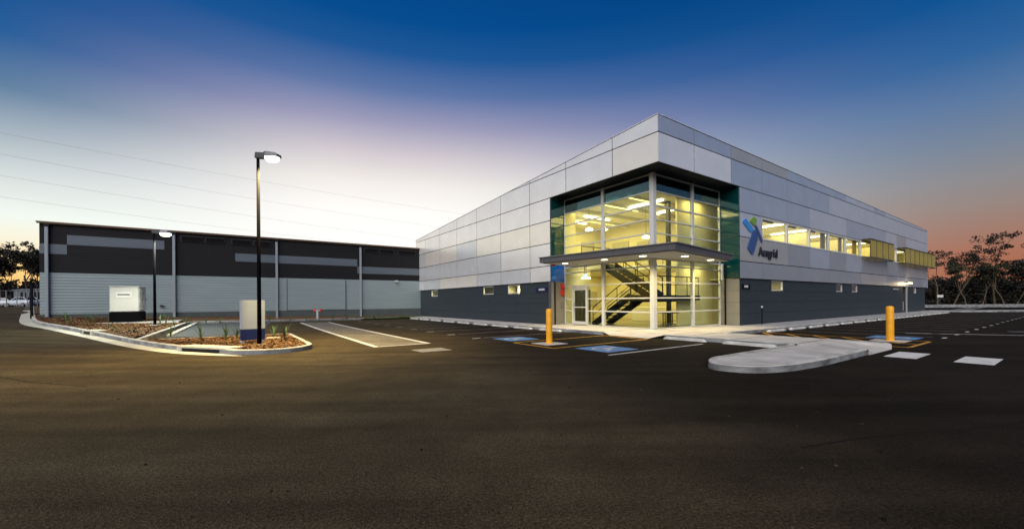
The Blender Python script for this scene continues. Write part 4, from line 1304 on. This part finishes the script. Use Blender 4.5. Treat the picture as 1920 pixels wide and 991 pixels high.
# ================================================================== warehouse
wh = empty('warehouse', WH, ANG)
tag(wh, 'long low warehouse with dark upper and pale lower corrugated metal cladding', 'warehouse')
T0, T1 = -26.1, 14.0
def corrugated(name, u0, u1, z0, z1, mt, pitch=.2, amp=.022, y=0.0, parent=wh):
    n = max(1, round((z1 - z0) / pitch)); p = (z1 - z0) / n
    m = MB(); zs = []
    for i in range(n):
        b = z0 + i * p
        zs += [(b, 0), (b + p * .40, 0), (b + p * .52, -amp), (b + p * .88, -amp)]
    zs.append((z1, 0))
    for (za, a), (zb, b) in zip(zs, zs[1:]):
        m.quad((u0, y + a, za), (u1, y + a, za), (u1, y + b, zb), (u0, y + b, zb))
    m.quad((u0, y + .03, z0), (u0, y + .03, z1), (u1, y + .03, z1), (u1, y + .03, z0))
    return m.build(name, mt, parent)
COLS = [-25.75, -19.35, -12.74, -5.98, .7, 7.4]
edges = [T0] + COLS[1:] + [T1]
dz0, dz1 = 3.68, 6.93
rows = [(6.93, 6.20), (6.20, 5.55), (5.55, 4.90), (4.90, 4.25), (4.25, 3.68)]
bands = {1: [(-24.85, -19.9)], 2: [(T0, -24.85), (-15.6, -6.25)], 3: [(-6.25, T1)]}
for a, b in zip(edges, edges[1:]):
    corrugated('cladding_sheet', a + .004, b - .004, .92, 3.66, 'sheet_light', .2, .006)
    for r, (zt, zb) in enumerate(rows):
        segs = [(a, b, 'sheet_dark')]
        for (p, q) in bands.get(r, []):
            ns = []
            for (x, y_, mm) in segs:
                if q <= x or p >= y_ or mm != 'sheet_dark': ns.append((x, y_, mm)); continue
                if p > x: ns.append((x, p, mm))
                ns.append((max(x, p), min(y_, q), 'sheet_band'))
                if q < y_: ns.append((q, y_, mm))
            segs = ns
        for (x, y_, mm) in segs:
            corrugated('cladding_sheet', x + .003, y_ - .003, zb + .002, zt - .002, mm, .1, .004, y=(-.02 if mm == 'sheet_band' else 0))
m = MB(); m.box(T0, T1, .032, .2, .92, 6.92); m.box(T0, T0 + .2, .21, 22, 0, 6.9); m.build('wall', 'sheet_dark', wh)
m = MB(); m.box(T0 + .02, T1, -.01, .2, -.2, .915); m.build('plinth', 'plinth', wh)
m = MB(); m.slab([(T0 - .12, -.15, 6.94), (T1, -.15, 6.94), (T1, 22, 7.7), (T0 - .12, 22, 7.7)], (0, 0, .06)); m.build('roof', 'roof_edge', wh)
m = MB(); m.box(T0 - .1, T1, -.16, -.05, 6.86, 6.935); m.build('eaves_gutter', 'roof_edge', wh, bevel=.02)
for u in COLS[:5]:
    zb = wall_ground(-u) - .1
    m = MB(); m.box(u - .085, u + .085, -.18, -.035, zb, 6.66); m.build('downpipe', 'downpipe', wh, bevel=.02)
    m = MB(); m.box(u - .13, u + .13, -.19, -.03, 6.67, 6.84); m.build('rain_head', 'sheet_dark', wh)
def louvre(u0, u1, z0, z1):
    t = empty('vent', (0, 0, 0)); t.parent = wh
    m = MB(); m.box(u0, u1, -.06, -.028, z0, z1); m.build('frame', 'dark_metal', t)
    n = 5
    for i in range(n):
        z = z0 + .04 + (z1 - z0 - .08) * (i + .5) / n
        m = MB(); m.slab([(u0 + .04, -.10, z - .03), (u1 - .04, -.10, z - .03), (u1 - .04, -.062, z + .03), (u0 + .04, -.062, z + .03)], (0, 0, .008)); m.build('slat', 'black_metal', t)
for px0, px1 in ((339, 381), (384, 421), (434, 471), (475, 508), (683, 708), (711, 738), (746, 779)):
    pa, pb = on_plane_v(px0, 455, 0, WH), on_plane_v(px1, 455, 0, WH)
    louvre(pa[0], pb[0], 6.24, 6.68)
rd = empty('roller_door', (0, 0, 0)); rd.parent = wh
a, b = on_plane_v(539, 540, 0, WH)[0], on_plane_v(647, 540, 0, WH)[0]
for i in range(9):
    z0 = .95 + i * .29
    m = MB(); m.box(a, b, -.055, -.028, z0 + .003, z0 + .287); m.build('slat', 'sheet_light', rd)
m = MB(); m.box(a - .06, a - .002, -.07, -.028, .93, 3.6); m.box(b + .002, b + .06, -.07, -.028, .93, 3.6); m.build('guide', 'sheet_band', rd)
# small security camera and wall tap
p = on_plane_v(303, 573, 0, WH)
m = MB(); m.box(p[0] - .09, p[0] + .09, -.16, -.03, p[1] - .07, p[1] + .07); m.build('junction_box', 'dark_metal', wh)
p = on_plane_v(742, 527, 0, WH)
m = MB(); m.box(p[0] - .12, p[0] + .12, -.3, -.03, p[1] - .08, p[1] + .08); m.build('wall_fitting', 'white_frame', wh)

# ================================================================== things on the site
# yellow bollards
def bollard(p, label):
    t = empty('bollard', p); tag(t, label, 'bollard', 'yellow steel bollards')
    m = MB(); z = [(0, .115), (1.20, .115), (1.235, .108), (1.258, .085), (1.27, .045), (1.272, .001)]
    m.tube([(0, 0, a) for a, b in z], [b for a, b in z], 24, cap=False); m.build('post', 'bollard_yellow', t, smooth=True)
    m = MB(); m.box(-.48, .48, -.48, .48, -.05, .010); o = m.build('concrete_pad', 'concrete', t); o.rotation_euler.z = ANG
    m = MB(); m.tube([(0, 0, .01), (0, 0, .022)], [.135, .125], 20); m.build('base_collar', 'bollard_yellow', t)
bollard(on_ground(1030, 643.6), 'yellow bollard in front of the dark wall left of the entrance')
bollard(on_ground(1669, 638.4), 'yellow bollard at the right beside the blue disabled bay')

# lamp posts
def lamp_post(p, h, rad, az_, label, lens, energy, color, k=1.0):
    t = empty('lamp_post', p); tag(t, label, 'lamp post', 'car park lamp posts')
    m = MB(); m.tube([(0, 0, 0), (0, 0, h * .5), (0, 0, h)], [rad, rad * .85, rad * .7], 14); m.build('pole', 'pole_black', t, smooth=True)
    m = MB(); m.box(-.17, .17, -.17, .17, -.02, .02); m.build('base_plate', 'galvanised', t)
    hd = empty('lamp_head', (0, 0, h)); hd.parent = t; hd.rotation_euler = (0, R(6), az_)
    m = MB(); m.box(-.08 * k, .36 * k, -.09 * k, .09 * k, -.20 * k, .03 * k); m.build('arm', 'dark_metal', hd, bevel=.02)
    m = MB()
    prof = [(.30, -.13, -.12, .05), (.42, -.2, -.14, .06), (.78, -.2, -.12, .04), (.88, -.15, -.10, .0)]
    rings = []
    for (x, y, z0, z1) in prof:
        r = []
        for (yy, zz_) in ((y, z0), (-y, z0), (-y * .8, z1), (y * .8, z1)):
            m.v.append((x * k, yy * k, zz_ * k)); r.append(len(m.v) - 1)
        rings.append(r)
    for a, b in zip(rings, rings[1:]):
        for i in range(4): m.f.append((a[i], a[(i + 1) % 4], b[(i + 1) % 4], b[i])); m.m.append(0)
    m.f += [tuple(rings[0]), tuple(rings[-1])]; m.m += [0, 0]
    m.build('housing', 'fascia', hd)
    m = MB(); n = 20
    pts = [[( (.60 + rr * .25 * math.cos(2 * math.pi * i / n)) * k, rr * .17 * math.sin(2 * math.pi * i / n) * k, z * k) for i in range(n)] for rr, z in ((1.15, -.12), (1.1, -.20), (.7, -.29))]
    for ring in pts: m.v += ring
    for j in range(2):
        for i in range(n): m.f.append((j * n + i, j * n + (i + 1) % n, (j + 1) * n + (i + 1) % n, (j + 1) * n + i)); m.m.append(0)
    m.f.append(tuple(range(2 * n, 3 * n))); m.m.append(0)
    m.build('lens', lens, hd)
    l = lamp('lamp_light', 'SPOT', hd, (.60 * k, 0, -.36 * k), energy, color, spot_size=R(136), spot_blend=.5, shadow_soft_size=.15)
    return t
pb = on_ground(486.5, 645.5, .12)
lamp_post(pb, 6.62, .068, R(-6), 'tall black lamp post with lit head on the kerbed mulch island', 'lamp_lens', 6000, (1.0, .74, .29), .9)
p2 = on_ground(290.5, 608.8, .25)
lamp_post(p2, 5.15, .07, R(8), 'shorter black lamp post between the white generator and the warehouse column', 'lamp_lens_far', 2600, (.95, 1.0, .80), .95)

# sign monolith behind the tall lamp post
c0 = on_ground(451, 643, .14); c1 = on_ground(496, 640, .14)
t = empty('pillar_sign', (c0 + c1) / 2, math.atan2((c1 - c0).y, (c1 - c0).x) )
tag(t, 'blank white pillar sign with dark blue base behind the tall lamp post', 'sign')
W2 = (c1 - c0).length / 2
m = MB(); m.box(-W2, W2 - .13, -.10, .10, .48, 1.52); m.build('panel', 'sign_white', t, bevel=.012)
m = MB(); m.box(W2 - .126, W2, -.10, .10, .48, 1.52); m.build('side_panel', 'sign_white', t, bevel=.012)
m = MB(); m.box(-W2, W2, -.095, .095, .10, .475); m.build('base_panel', 'sign_blue', t, bevel=.01)
for s in (-1, 1):
    m = MB(); m.box(s * (W2 - .06) - .05, s * (W2 - .06) + .05, -.06, .06, -.08, .10); m.build('foot', 'white_frame', t)
# concrete edging block in the bed beside the sign
pa, pb_ = on_ground(500, 634, .16), on_ground(526, 633, .16)
m = MB(); m.bar(pa, pb_, .22, .08); o = m.build('paver', 'gutter'); tag(o, 'pale concrete paver lying in the mulch right of the pillar sign', 'paver')

# generator enclosure
a = on_ground(204.5, 602.5, .22); 
g0 = Vector((a.x, a.y, 0))
rightdir = Vector((.97, .24, 0)).normalized()
gz = bed_z(a.x, a.y) + .03
ga = math.atan2(rightdir.y, rightdir.x)
gen = empty('generator', (a.x, a.y, gz), ANG); tag(gen, 'white generator cabinet on a black base tank in the garden bed', 'generator')
GW, GD = 1.32, 2.3
m = MB(); m.box(0, GW, 0, GD, .02, .62); m.build('base_tank', 'tank_black', gen, bevel=.02)
m = MB(); m.box(0.01, GW - .01, .01, GD - .01, .63, 2.12); m.build('enclosure', 'cabinet', gen, bevel=.035)
m = MB(); m.box(-.01, GW + .01, -.01, GD + .01, 2.10, 2.16); m.build('lid', 'cabinet', gen, bevel=.015)
for (y0, y1) in ((.10, 1.08), (1.22, 2.2)):
    d_ = empty('access_door', (0, 0, 0)); d_.parent = gen
    m = MB(); m.box(GW - .008, GW + .014, y0, y1, .72, 2.02); m.build('leaf', 'cabinet', d_, bevel=.008)
    for z in (.95, 1.75):
        m = MB(); m.box(GW + .015, GW + .035, y0 + .03, y0 + .10, z - .05, z + .05); m.build('hinge', 'dark_metal', d_)
    m = MB(); m.box(GW + .015, GW + .05, y1 - .14, y1 - .06, 1.32, 1.44); m.build('latch', 'dark_metal', d_)
m = MB(); m.box(GW + .002, GW + .012, 1.10, 1.20, .70, 2.05); m.build('door_gap', 'black_metal', gen)
m = MB(); m.box(.30, 1.0, -.006, .008, 1.48, 1.80); m.build('name_plate', 'white_frame', gen)
m = MB(); rnd = random.Random(5); x = .37
while x < .92:
    wd = rnd.uniform(.025, .045); m.box(x, x + wd, -.010, -.007, 1.62, 1.70); x += wd + .008
m.build('plate_lettering', 'dark_metal', gen)
# concrete pad of the generator
m = MB(); c_ = Vector((a.x, a.y, 0)); q = Matrix.Rotation(ANG, 4, 'Z')
m.slab([c_ + q @ Vector(v) for v in ((-1.5, -.35, gz - .0), (GW + 1.9, -.35, gz - .0), (GW + 1.9, GD + .3, gz), (-1.5, GD + .3, gz))], (0, 0, -.25))
tag(m.build('concrete_pad', 'concrete'), 'low concrete pad under the white generator', 'pad')

# fire hydrant with two red outlets
p = on_ground(595.6, 596.5, .14)
t = empty('fire_hydrant', p); tag(t, 'galvanised fire hydrant post with two red outlets before the roller door', 'hydrant')
m = MB(); m.tube([(0, 0, -.05), (0, 0, .62)], .10, 12); m.build('standpipe', 'galvanised', t)
m = MB(); m.tube([(-.26, 0, .66), (.26, 0, .66)], .05, 10); m.build('cross_pipe', 'grey_metal', t)
for s in (-1, 1):
    m = MB(); m.tube([(s * .18, 0, .66), (s * .34, -.02, .66)], [.075, .10], 12); m.build('outlet', 'red', t)
    m = MB(); m.tube([(s * .24, 0, .72), (s * .24, 0, .80)], .03, 8); m.tube([(s * .24, 0, .80), (s * .24, 0, .82)], .09, 12); m.build('handwheel', 'red', t)

# slim access post by the right wall
p = uv(9.0, -.25, .146)
t = empty('access_post', p); tag(t, 'slim dark access post with a pale head beside the right wall plaque', 'post')
m = MB(); m.tube([(0, 0, 0), (0, 0, .92)], .035, 10); m.build('post', 'black_metal', t)
m = MB(); m.tube([(0, 0, .92), (0, 0, .96), (0, 0, 1.03)], [.04, .06, .045], 12); m.build('head', 'galvanised', t, smooth=True)

# ================================================================== plants
def strap_plant(p, h, n, spread, label, group, seed):
    rnd = random.Random(seed)
    t = empty('strappy_plant', p); tag(t, label, 'plant', group)
    for i in range(n):
        m = MB(); a = rnd.uniform(0, 6.28); s = rnd.uniform(.25, 1) * spread; hh = h * rnd.uniform(.65, 1.05)
        d = Vector((math.cos(a), math.sin(a), 0)); sd2 = Vector((-d.y, d.x, 0))
        wd = rnd.uniform(.018, .032)
        prev = None
        for k in range(5):
            f = k / 4; c = d * (s * f ** 1.7) + Vector((0, 0, hh * (f - .12 * f * f * (s / max(spread, .01)))))
            ww = wd * (1 - f) ** .6 + .002
            pr = (c - sd2 * ww, c + sd2 * ww)
            if prev: m.quad(prev[0], prev[1], pr[1], pr[0])
            prev = pr
        m.build('leaf', 'leaf_strap', t)
    return t
def bed_point(px, py):
    q = on_ground(px, py, .13)
    return Vector((q.x, q.y, bed_z(q.x, q.y) - .01))
PL = [(320, 630.0, .55, 'small strappy plant at the left end of the island bed'), (377, 634.5, .75, 'strappy plant on the island bed above the long drain inlet'),
      (424, 637.5, .72, 'strappy plant on the island bed left of the pillar sign'), (444, 634, .6, 'strappy plant half hidden behind the left edge of the pillar sign'),
      (514, 632, .55, 'bright strappy plant right of the pillar sign near the paver'), (534, 637, .85, 'tallest bright strappy plant at the right end of the island bed')]
for i, (x, y, h, l) in enumerate(PL):
    strap_plant(bed_point(x, y), h * 1.05, 9, .32 * h / .7, l, 'strappy plants on the island', 40 + i)
FAR = [(108, 598, .6), (122, 599.5, .8), (134, 602.5, .6), (161, 597.5, .65), (173, 599.5, .6), (198, 599, .5), (300, 604, .75), (311, 604, .8), (327, 606, .6),
       (350, 601, .5), (386, 600, .45), (413, 600.5, .5), (505, 597.5, .45), (545, 597, .4), (574, 596.3, .45), (624, 595.2, .4), (651, 594.8, .45), (668, 594.4, .4), (688, 594, .45), (703, 593.4, .4), (720, 593, .4)]
for i, (x, y, h) in enumerate(FAR):
    b = on_ground(x, y, .3)
    where = 'left of the generator' if x < 200 else 'right of the generator' if x < 340 else 'behind the parking bay kerb'
    grp = [k for k in range(len(FAR)) if (FAR[k][0] < 200) == (x < 200) and (FAR[k][0] < 340) == (x < 340)]
    strap_plant(Vector((b.x, b.y, bed_z(b.x, b.y) - .01)), h, 7, .22, ORD[grp.index(i)].capitalize() + ' small plant from the left by the warehouse wall, ' + where, 'small plants along the warehouse wall', 90 + i)
# low tufts in the left bed
for i, (x, y) in enumerate([(204, 616), (212, 620), (242, 622), (252, 623)]):
    strap_plant(bed_point(x, y), .22, 9, .14, ORD[i].capitalize() + ' low tuft from the left in the mulch below the generator', 'low tufts below the generator', 140 + i)

def leaf_cloud(m, c, r, n, size, rnd, flat=1.0, el=2.2):
    for _ in range(n):
        while True:
            q = Vector((rnd.uniform(-1, 1), rnd.uniform(-1, 1), rnd.uniform(-1, 1)))
            if q.length < 1: break
        p = c + Vector((q.x * r, q.y * r, q.z * r * flat))
        a = Vector((rnd.gauss(0, 1), rnd.gauss(0, 1), rnd.gauss(-.3, 1))).normalized()
        b = a.cross(Vector((rnd.gauss(0, 1), rnd.gauss(0, 1), rnd.gauss(0, 1)))).normalized()
        s = size * rnd.uniform(.6, 1.3)
        m.quad(p - a * s * el * .5, p + b * s * .5, p + a * s * el * .5, p - b * s * .5)
# sapling by the generator
p = bed_point(252.5, 604)
t = empty('young_shrub', Vector((p.x, p.y, p.z))); tag(t, 'young dark green shrub growing in front of the generator corner', 'shrub')
m = MB(); m.tube([(0, 0, 0), (.02, 0, .4), (0, .02, .9)], [.03, .025, .012], 6); m.build('stem', 'bark', t)
rnd = random.Random(3); m = MB()
for i in range(9):
    leaf_cloud(m, Vector((rnd.uniform(-.16, .16), rnd.uniform(-.16, .16), .45 + i * .085)), .2 * (1 - i * .05), 70, .05, rnd)
m.build('foliage', 'leaf_bush', t)

# ---- gum trees
def gum(seed, h, crown_low=.35, spread=.28, leaf='leaf_gum', lean=0.0, nleaf=46, forks=(3, 3), leafsize=.17, bark='bark', name='gum_tree', bare=.1):
    rnd = random.Random(seed)
    root = empty(name)
    tr = MB(); cr_ = MB()
    tips = []
    def limb(p, d, length, rad, lvl):
        pts = [p]; n = 5; q = p.copy(); dd = d.copy()
        for i in range(n):
            dd = (dd + Vector((rnd.gauss(0, .14), rnd.gauss(0, .14), .05 + rnd.gauss(0, .05)))).normalized()
            q = q + dd * length / n; pts.append(q.copy())
        r1 = rad * (.62 if lvl < 2 else .35)
        tr.tube(pts, [rad + (r1 - rad) * i / n for i in range(n + 1)], 7 if lvl == 0 else 5, cap=False)
        if lvl >= 3:
            tips.append((q, length)); return
        if lvl == 2: tips.append((pts[3], length))
        k = forks[0] if lvl == 0 else forks[1]
        k = max(2, k + rnd.choice((-1, 0, 0, 1)))
        a0 = rnd.uniform(0, 6.28)
        for j in range(k):
            a = a0 + 6.28 * j / k + rnd.uniform(-.4, .4)
            t_ = rnd.uniform(.55, 1.0) if lvl else rnd.uniform(.7, 1.0)
            idx = min(n, max(1, int(t_ * n)))
            sp = rnd.uniform(.3, .75) * (1 if lvl else .7)
            nd = (dd + Vector((math.cos(a), math.sin(a), 0)) * sp + Vector((0, 0, .2))).normalized()
            limb(pts[idx], nd, length * rnd.uniform(.5, .78), r1 * .72, lvl + 1)
    limb(Vector((0, 0, -.2)), Vector((lean, rnd.uniform(-.08, .08), 1)).normalized(), h * crown_low + .2, h * .0115, 0)
    top = max(q.z for q, _ in tips)
    s = h / (top + .6)
    for q, l in tips:
        if rnd.random() < bare: continue
        r = h * rnd.uniform(.035, .07)
        for _ in range(2):
            c = q + Vector((rnd.gauss(0, r * .6), rnd.gauss(0, r * .6), rnd.gauss(0, r * .35)))
            leaf_cloud(cr_, c, r, nleaf, leafsize, rnd, .6, 2.4)
    a = tr.build('trunk', bark, root, smooth=True); b = cr_.build('crown', leaf, root)
    for o in (a, b): o.scale = (s, s, s)
    return root
def put_tree(src, px, Y, label, group, rz, sc_=1.0, first=False, z=None):
    t = src if first else copy_tree(src)
    x = (px - 960) / FPX * Y
    t.location = (x, Y, ground_z(x, Y) - .06 if z is None else z); t.rotation_euler = (0, 0, rz); t.scale = (sc_, sc_, sc_)
    tag(t, label, 'tree', group)
    return t
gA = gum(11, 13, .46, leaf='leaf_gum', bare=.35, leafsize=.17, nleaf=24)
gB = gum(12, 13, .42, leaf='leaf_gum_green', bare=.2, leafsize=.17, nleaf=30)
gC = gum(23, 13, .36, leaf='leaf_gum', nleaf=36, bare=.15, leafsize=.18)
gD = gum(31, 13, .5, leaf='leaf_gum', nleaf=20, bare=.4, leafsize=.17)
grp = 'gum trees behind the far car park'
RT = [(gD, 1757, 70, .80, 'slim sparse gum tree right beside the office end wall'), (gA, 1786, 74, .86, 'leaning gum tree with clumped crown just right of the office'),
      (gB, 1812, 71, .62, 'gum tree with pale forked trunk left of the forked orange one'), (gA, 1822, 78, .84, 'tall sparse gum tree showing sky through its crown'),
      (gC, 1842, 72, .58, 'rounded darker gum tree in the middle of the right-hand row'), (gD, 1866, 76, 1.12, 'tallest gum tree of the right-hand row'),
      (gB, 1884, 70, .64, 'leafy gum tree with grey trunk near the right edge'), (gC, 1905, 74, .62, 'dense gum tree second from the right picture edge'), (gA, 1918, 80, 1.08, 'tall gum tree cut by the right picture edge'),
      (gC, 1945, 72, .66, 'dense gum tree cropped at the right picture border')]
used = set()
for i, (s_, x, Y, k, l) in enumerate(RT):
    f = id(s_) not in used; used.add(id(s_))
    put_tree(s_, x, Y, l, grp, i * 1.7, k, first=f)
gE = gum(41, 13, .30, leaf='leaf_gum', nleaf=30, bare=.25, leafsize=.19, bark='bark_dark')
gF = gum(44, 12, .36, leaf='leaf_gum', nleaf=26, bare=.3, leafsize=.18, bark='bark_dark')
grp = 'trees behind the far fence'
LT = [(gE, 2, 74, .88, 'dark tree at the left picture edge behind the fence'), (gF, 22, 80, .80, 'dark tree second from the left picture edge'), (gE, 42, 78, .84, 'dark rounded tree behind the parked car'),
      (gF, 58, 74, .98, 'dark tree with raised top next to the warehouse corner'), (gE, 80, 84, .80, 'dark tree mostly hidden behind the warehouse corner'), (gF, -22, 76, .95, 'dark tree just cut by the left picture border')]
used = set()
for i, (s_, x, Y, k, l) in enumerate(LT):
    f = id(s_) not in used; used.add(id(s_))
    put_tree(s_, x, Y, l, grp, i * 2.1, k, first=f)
# dark scrub under the trees
def scrub(name, x0, x1, Y0, Y1, n, hmin, hmax, label, seed):
    rnd = random.Random(seed); m = MB()
    for _ in range(n):
        px = rnd.uniform(x0, x1); Y = rnd.uniform(Y0, Y1); x = (px - 960) / FPX * Y
        h = rnd.uniform(hmin, hmax); z = ground_z(x, Y)
        k = 0
        while k < h:
            leaf_cloud(m, Vector((x + rnd.gauss(0, .5), Y + rnd.gauss(0, .5), z + k)), rnd.uniform(.7, 1.2), 26, .34, rnd, .8, 1.8); k += .8
    tag(m.build(name, 'leaf_bush'), label, kind='stuff')
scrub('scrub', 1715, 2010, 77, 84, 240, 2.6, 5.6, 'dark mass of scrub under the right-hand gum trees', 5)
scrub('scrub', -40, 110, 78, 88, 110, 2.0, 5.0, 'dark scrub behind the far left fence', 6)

# ================================================================== far left: fence, gate post, parked car
def wire_fence(a, b, n, h, label):
    a, b = Vector(a), Vector(b)
    t = empty('wire_fence', a); tag(t, label, 'fence')
    d = b - a
    for i in range(n + 1):
        q = d * i / n
        m = MB(); m.tube([q, q + Vector((0, 0, h * (1.28 if i == 1 else 1.0)))], .05, 8); m.build('post', 'grey_metal', t)
    m = MB(); m.tube([Vector((0, 0, h - .05)), d + Vector((0, 0, h - .05))], .025, 6); m.build('top_rail', 'galvanised', t)
    m = MB(); L = d.length; dn = d.normalized(); k = int(L / .28)
    for i in range(k):
        q = dn * (i * .28)
        m.tube([q, q + dn * .0 + Vector((0, 0, h))], .004, 3, cap=False)
    for j in range(8):
        z = h * j / 8 + .1; m.tube([Vector((0, 0, z)), d + Vector((0, 0, z))], .004, 3, cap=False)
    o = m.build('wire_mesh', 'wire', t); o['kind'] = 'stuff'
fy = 54
gx = lambda px, Y: (px - 960) / FPX * Y
wire_fence((gx(-30, fy), fy, ground_z(gx(-30, fy), fy)), (gx(70, fy + 4), fy + 4, ground_z(gx(70, fy + 4), fy + 4)), 5, 2.3, 'pale wire mesh fence across the far left road end')
# black gate beside the warehouse
p = on_ground(59.5, 594.5, .1)
t = empty('gate', p, ANG); tag(t, 'black steel gate and post between the kerb and the warehouse corner', 'gate')
m = MB(); m.box(-.06, .06, -.06, .06, -.1, 2.15); m.build('post', 'black_metal', t)
m = MB(); m.box(.07, 2.0, -.02, .02, 1.95, 2.0); m.box(.07, 2.0, -.02, .02, .18, .23); m.build('rail', 'black_metal', t)
for i in range(12):
    x = .12 + i * .16
    m = MB(); m.box(x - .012, x + .012, -.012, .012, .231, 1.949); m.build('picket', 'black_metal', t)

def car(p, rz, label, paint='car_paint'):
    t = empty('parked_car', p, rz); tag(t, label, 'car')
    # side profile: (x, lower z, upper z, half width at waist, half width at top)
    secs = [(-2.2, .42, .72, .62, .55), (-2.1, .28, .92, .78, .66), (-1.6, .22, 1.0, .86, .74), (-1.0, .2, 1.02, .88, .76), (0, .2, 1.0, .88, .78), (.9, .2, .97, .88, .76), (1.5, .22, .90, .87, .72), (2.05, .28, .78, .80, .64), (2.2, .42, .64, .66, .56)]
    m = MB(); rings = []
    for x, z0, z1, w1, w2 in secs:
        r = []
        zm = z0 + (z1 - z0) * .6
        for y, z in ((-w1 * .9, z0), (-w1, zm), (-w2, z1), (w2, z1), (w1, zm), (w1 * .9, z0)):
            m.v.append((x, y, z)); r.append(len(m.v) - 1)
        rings.append(r)
    for a, b in zip(rings, rings[1:]):
        for i in range(6): m.f.append((a[i], a[(i + 1) % 6], b[(i + 1) % 6], b[i])); m.m.append(0)
    m.f += [tuple(rings[0]), tuple(rings[-1])]; m.m += [0, 0]
    m.build('body', paint, t, smooth=True)
    cab = [(-1.75, 1.0), (-1.05, 1.42), (.15, 1.44), (1.05, .97)]
    m = MB(); L_ = [(x, -.70 + .12 * (z > 1.2), z) for x, z in cab]; Rr = [(x, .70 - .12 * (z > 1.2), z) for x, z in cab]
    m.quad(*[Vector(q) for q in L_]); m.quad(*[Vector(q) for q in Rr][::-1])
    for i in (0, 2): m.quad(L_[i], L_[i + 1], Rr[i + 1], Rr[i])
    m.build('window_glass', 'car_glass', t)
    m = MB(); m.slab([(-1.12, -.6, 1.425), (.22, -.6, 1.445), (.22, .6, 1.445), (-1.12, .6, 1.425)], (0, 0, .04)); m.build('roof', paint, t, bevel=.015)
    for x0, z0, x1, z1 in ((-1.8, .98, -1.08, 1.43), (1.1, .95, .18, 1.45), (-.35, 1.0, -.38, 1.43)):
        for s in (-1, 1):
            m = MB(); m.bar((x0, s * .715, z0), (x1, s * .60, z1), .05, .07); m.build('pillar', paint, t)
    for x in (-1.35, 1.35):
        for s in (-1, 1):
            wv = empty('wheel', (x, s * .78, .31)); wv.parent = t
            m = MB(); m.tube([(0, -.1, 0), (0, .1, 0)], .31, 18); m.build('tyre', 'tyre', wv)
            m = MB(); m.tube([(0, s * .1, 0), (0, s * .115, 0)], .2, 14); m.build('rim', 'grey_metal', wv)
    for s in (-1, 1):
        m = MB(); m.box(2.08, 2.17, s * .55 - .14, s * .55 + .14, .58, .70); m.build('headlight', 'white_frame', t)
        m = MB(); m.box(-2.19, -2.08, s * .55 - .14, s * .55 + .14, .66, .80); m.build('tail_light', 'red', t)
X = gx(43, 60); car((X, 60, ground_z(X, 60)), R(172), 'pale silver car parked beyond the wire fence beside the warehouse')
X = gx(4, 66); car((X, 66, ground_z(X, 66)), R(186), 'silver car cut by the left picture edge behind the fence')
# grey shed wall behind the fence
X = gx(45, 72)
t = empty('low_shed', (X, 72, 1.25), 0); tag(t, 'low pale shed with a row of dark openings behind the parked car', 'shed')
m = MB(); m.box(-1.8, 4.5, 0, 3, 0, 3.0); m.build('wall', 'sheet_band', t)
m = MB(); m.slab([(-2.0, -.2, 3.0), (4.7, -.2, 3.0), (4.7, 3.2, 3.3), (-2.0, 3.2, 3.3)], (0, 0, .08)); m.build('roof', 'grey_metal', t)
for i in range(6):
    m = MB(); m.box(-.6 + i * .8, -.15 + i * .8, -.03, -.004, 1.3, 2.6); m.build('opening', 'black_metal', t)

# small white sign among the right trees
X = gx(1762.5, 66)
t = empty('small_sign', (X, 66, 0)); tag(t, 'small white sign on a post before the right-hand trees', 'sign')
m = MB(); m.tube([(0, 0, 0), (0, 0, 1.9)], .035, 8); m.build('post', 'dark_metal', t)
m = MB(); m.box(-.5, .5, -.06, -.036, 1.65, 2.05); m.build('board', 'white_frame', t, bevel=.008)

# ================================================================== power lines crossing the sky on the left
def wire_(pts, label):
    Y0, Y1 = 62.0, 118.0
    P = []
    x0, x1 = pts[0][0], pts[-1][0]
    for px, py in pts:
        f = (px - x0) / (867.0 - x0)
        # depth along a straight line in plan between the two towers
        A = Vector(((x0 - 960) / FPX * Y0, Y0)); B = Vector(((867 - 960) / FPX * Y1, Y1))
        k = (px - 960) / FPX
        s = (k * A.y - A.x) / ((B.x - A.x) - k * (B.y - A.y))
        Y = A.y + (B.y - A.y) * s
        d = ray(px, py); P.append(Vector((0, 0, CAMH)) + d * Y)
    # smooth quadratic through the surveyed points, carried on past both ends
    a, b, c = P[0], P[len(P) // 2], P[-1]
    out = []
    n = 48
    sb = (b - a).length / (c - a).length
    for i in range(n + 1):
        t_ = -.6 + 2.2 * i / n
        out.append(a * ((t_ - sb) * (t_ - 1) / (sb)) + b * (t_ * (t_ - 1) / (sb * (sb - 1))) + c * (t_ * (t_ - sb) / (1 - sb)))
    m = MB(); m.tube(out, .013, 5, cap=False)
    tag(m.build('power_line', 'wire', smooth=True), label, 'power line', 'overhead power lines')
wire_([(0, 249), (487, 339), (867, 401)], 'topmost thin power line sloping across the left sky')
wire_([(0, 288.5), (487, 374.5), (820, 425)], 'second thin power line from the top across the left sky')
wire_([(0, 328.6), (300, 378), (600, 424)], 'third thin power line from the top across the left sky')
wire_([(0, 368.5), (281, 408), (500, 436)], 'lowest thin power line across the left sky')
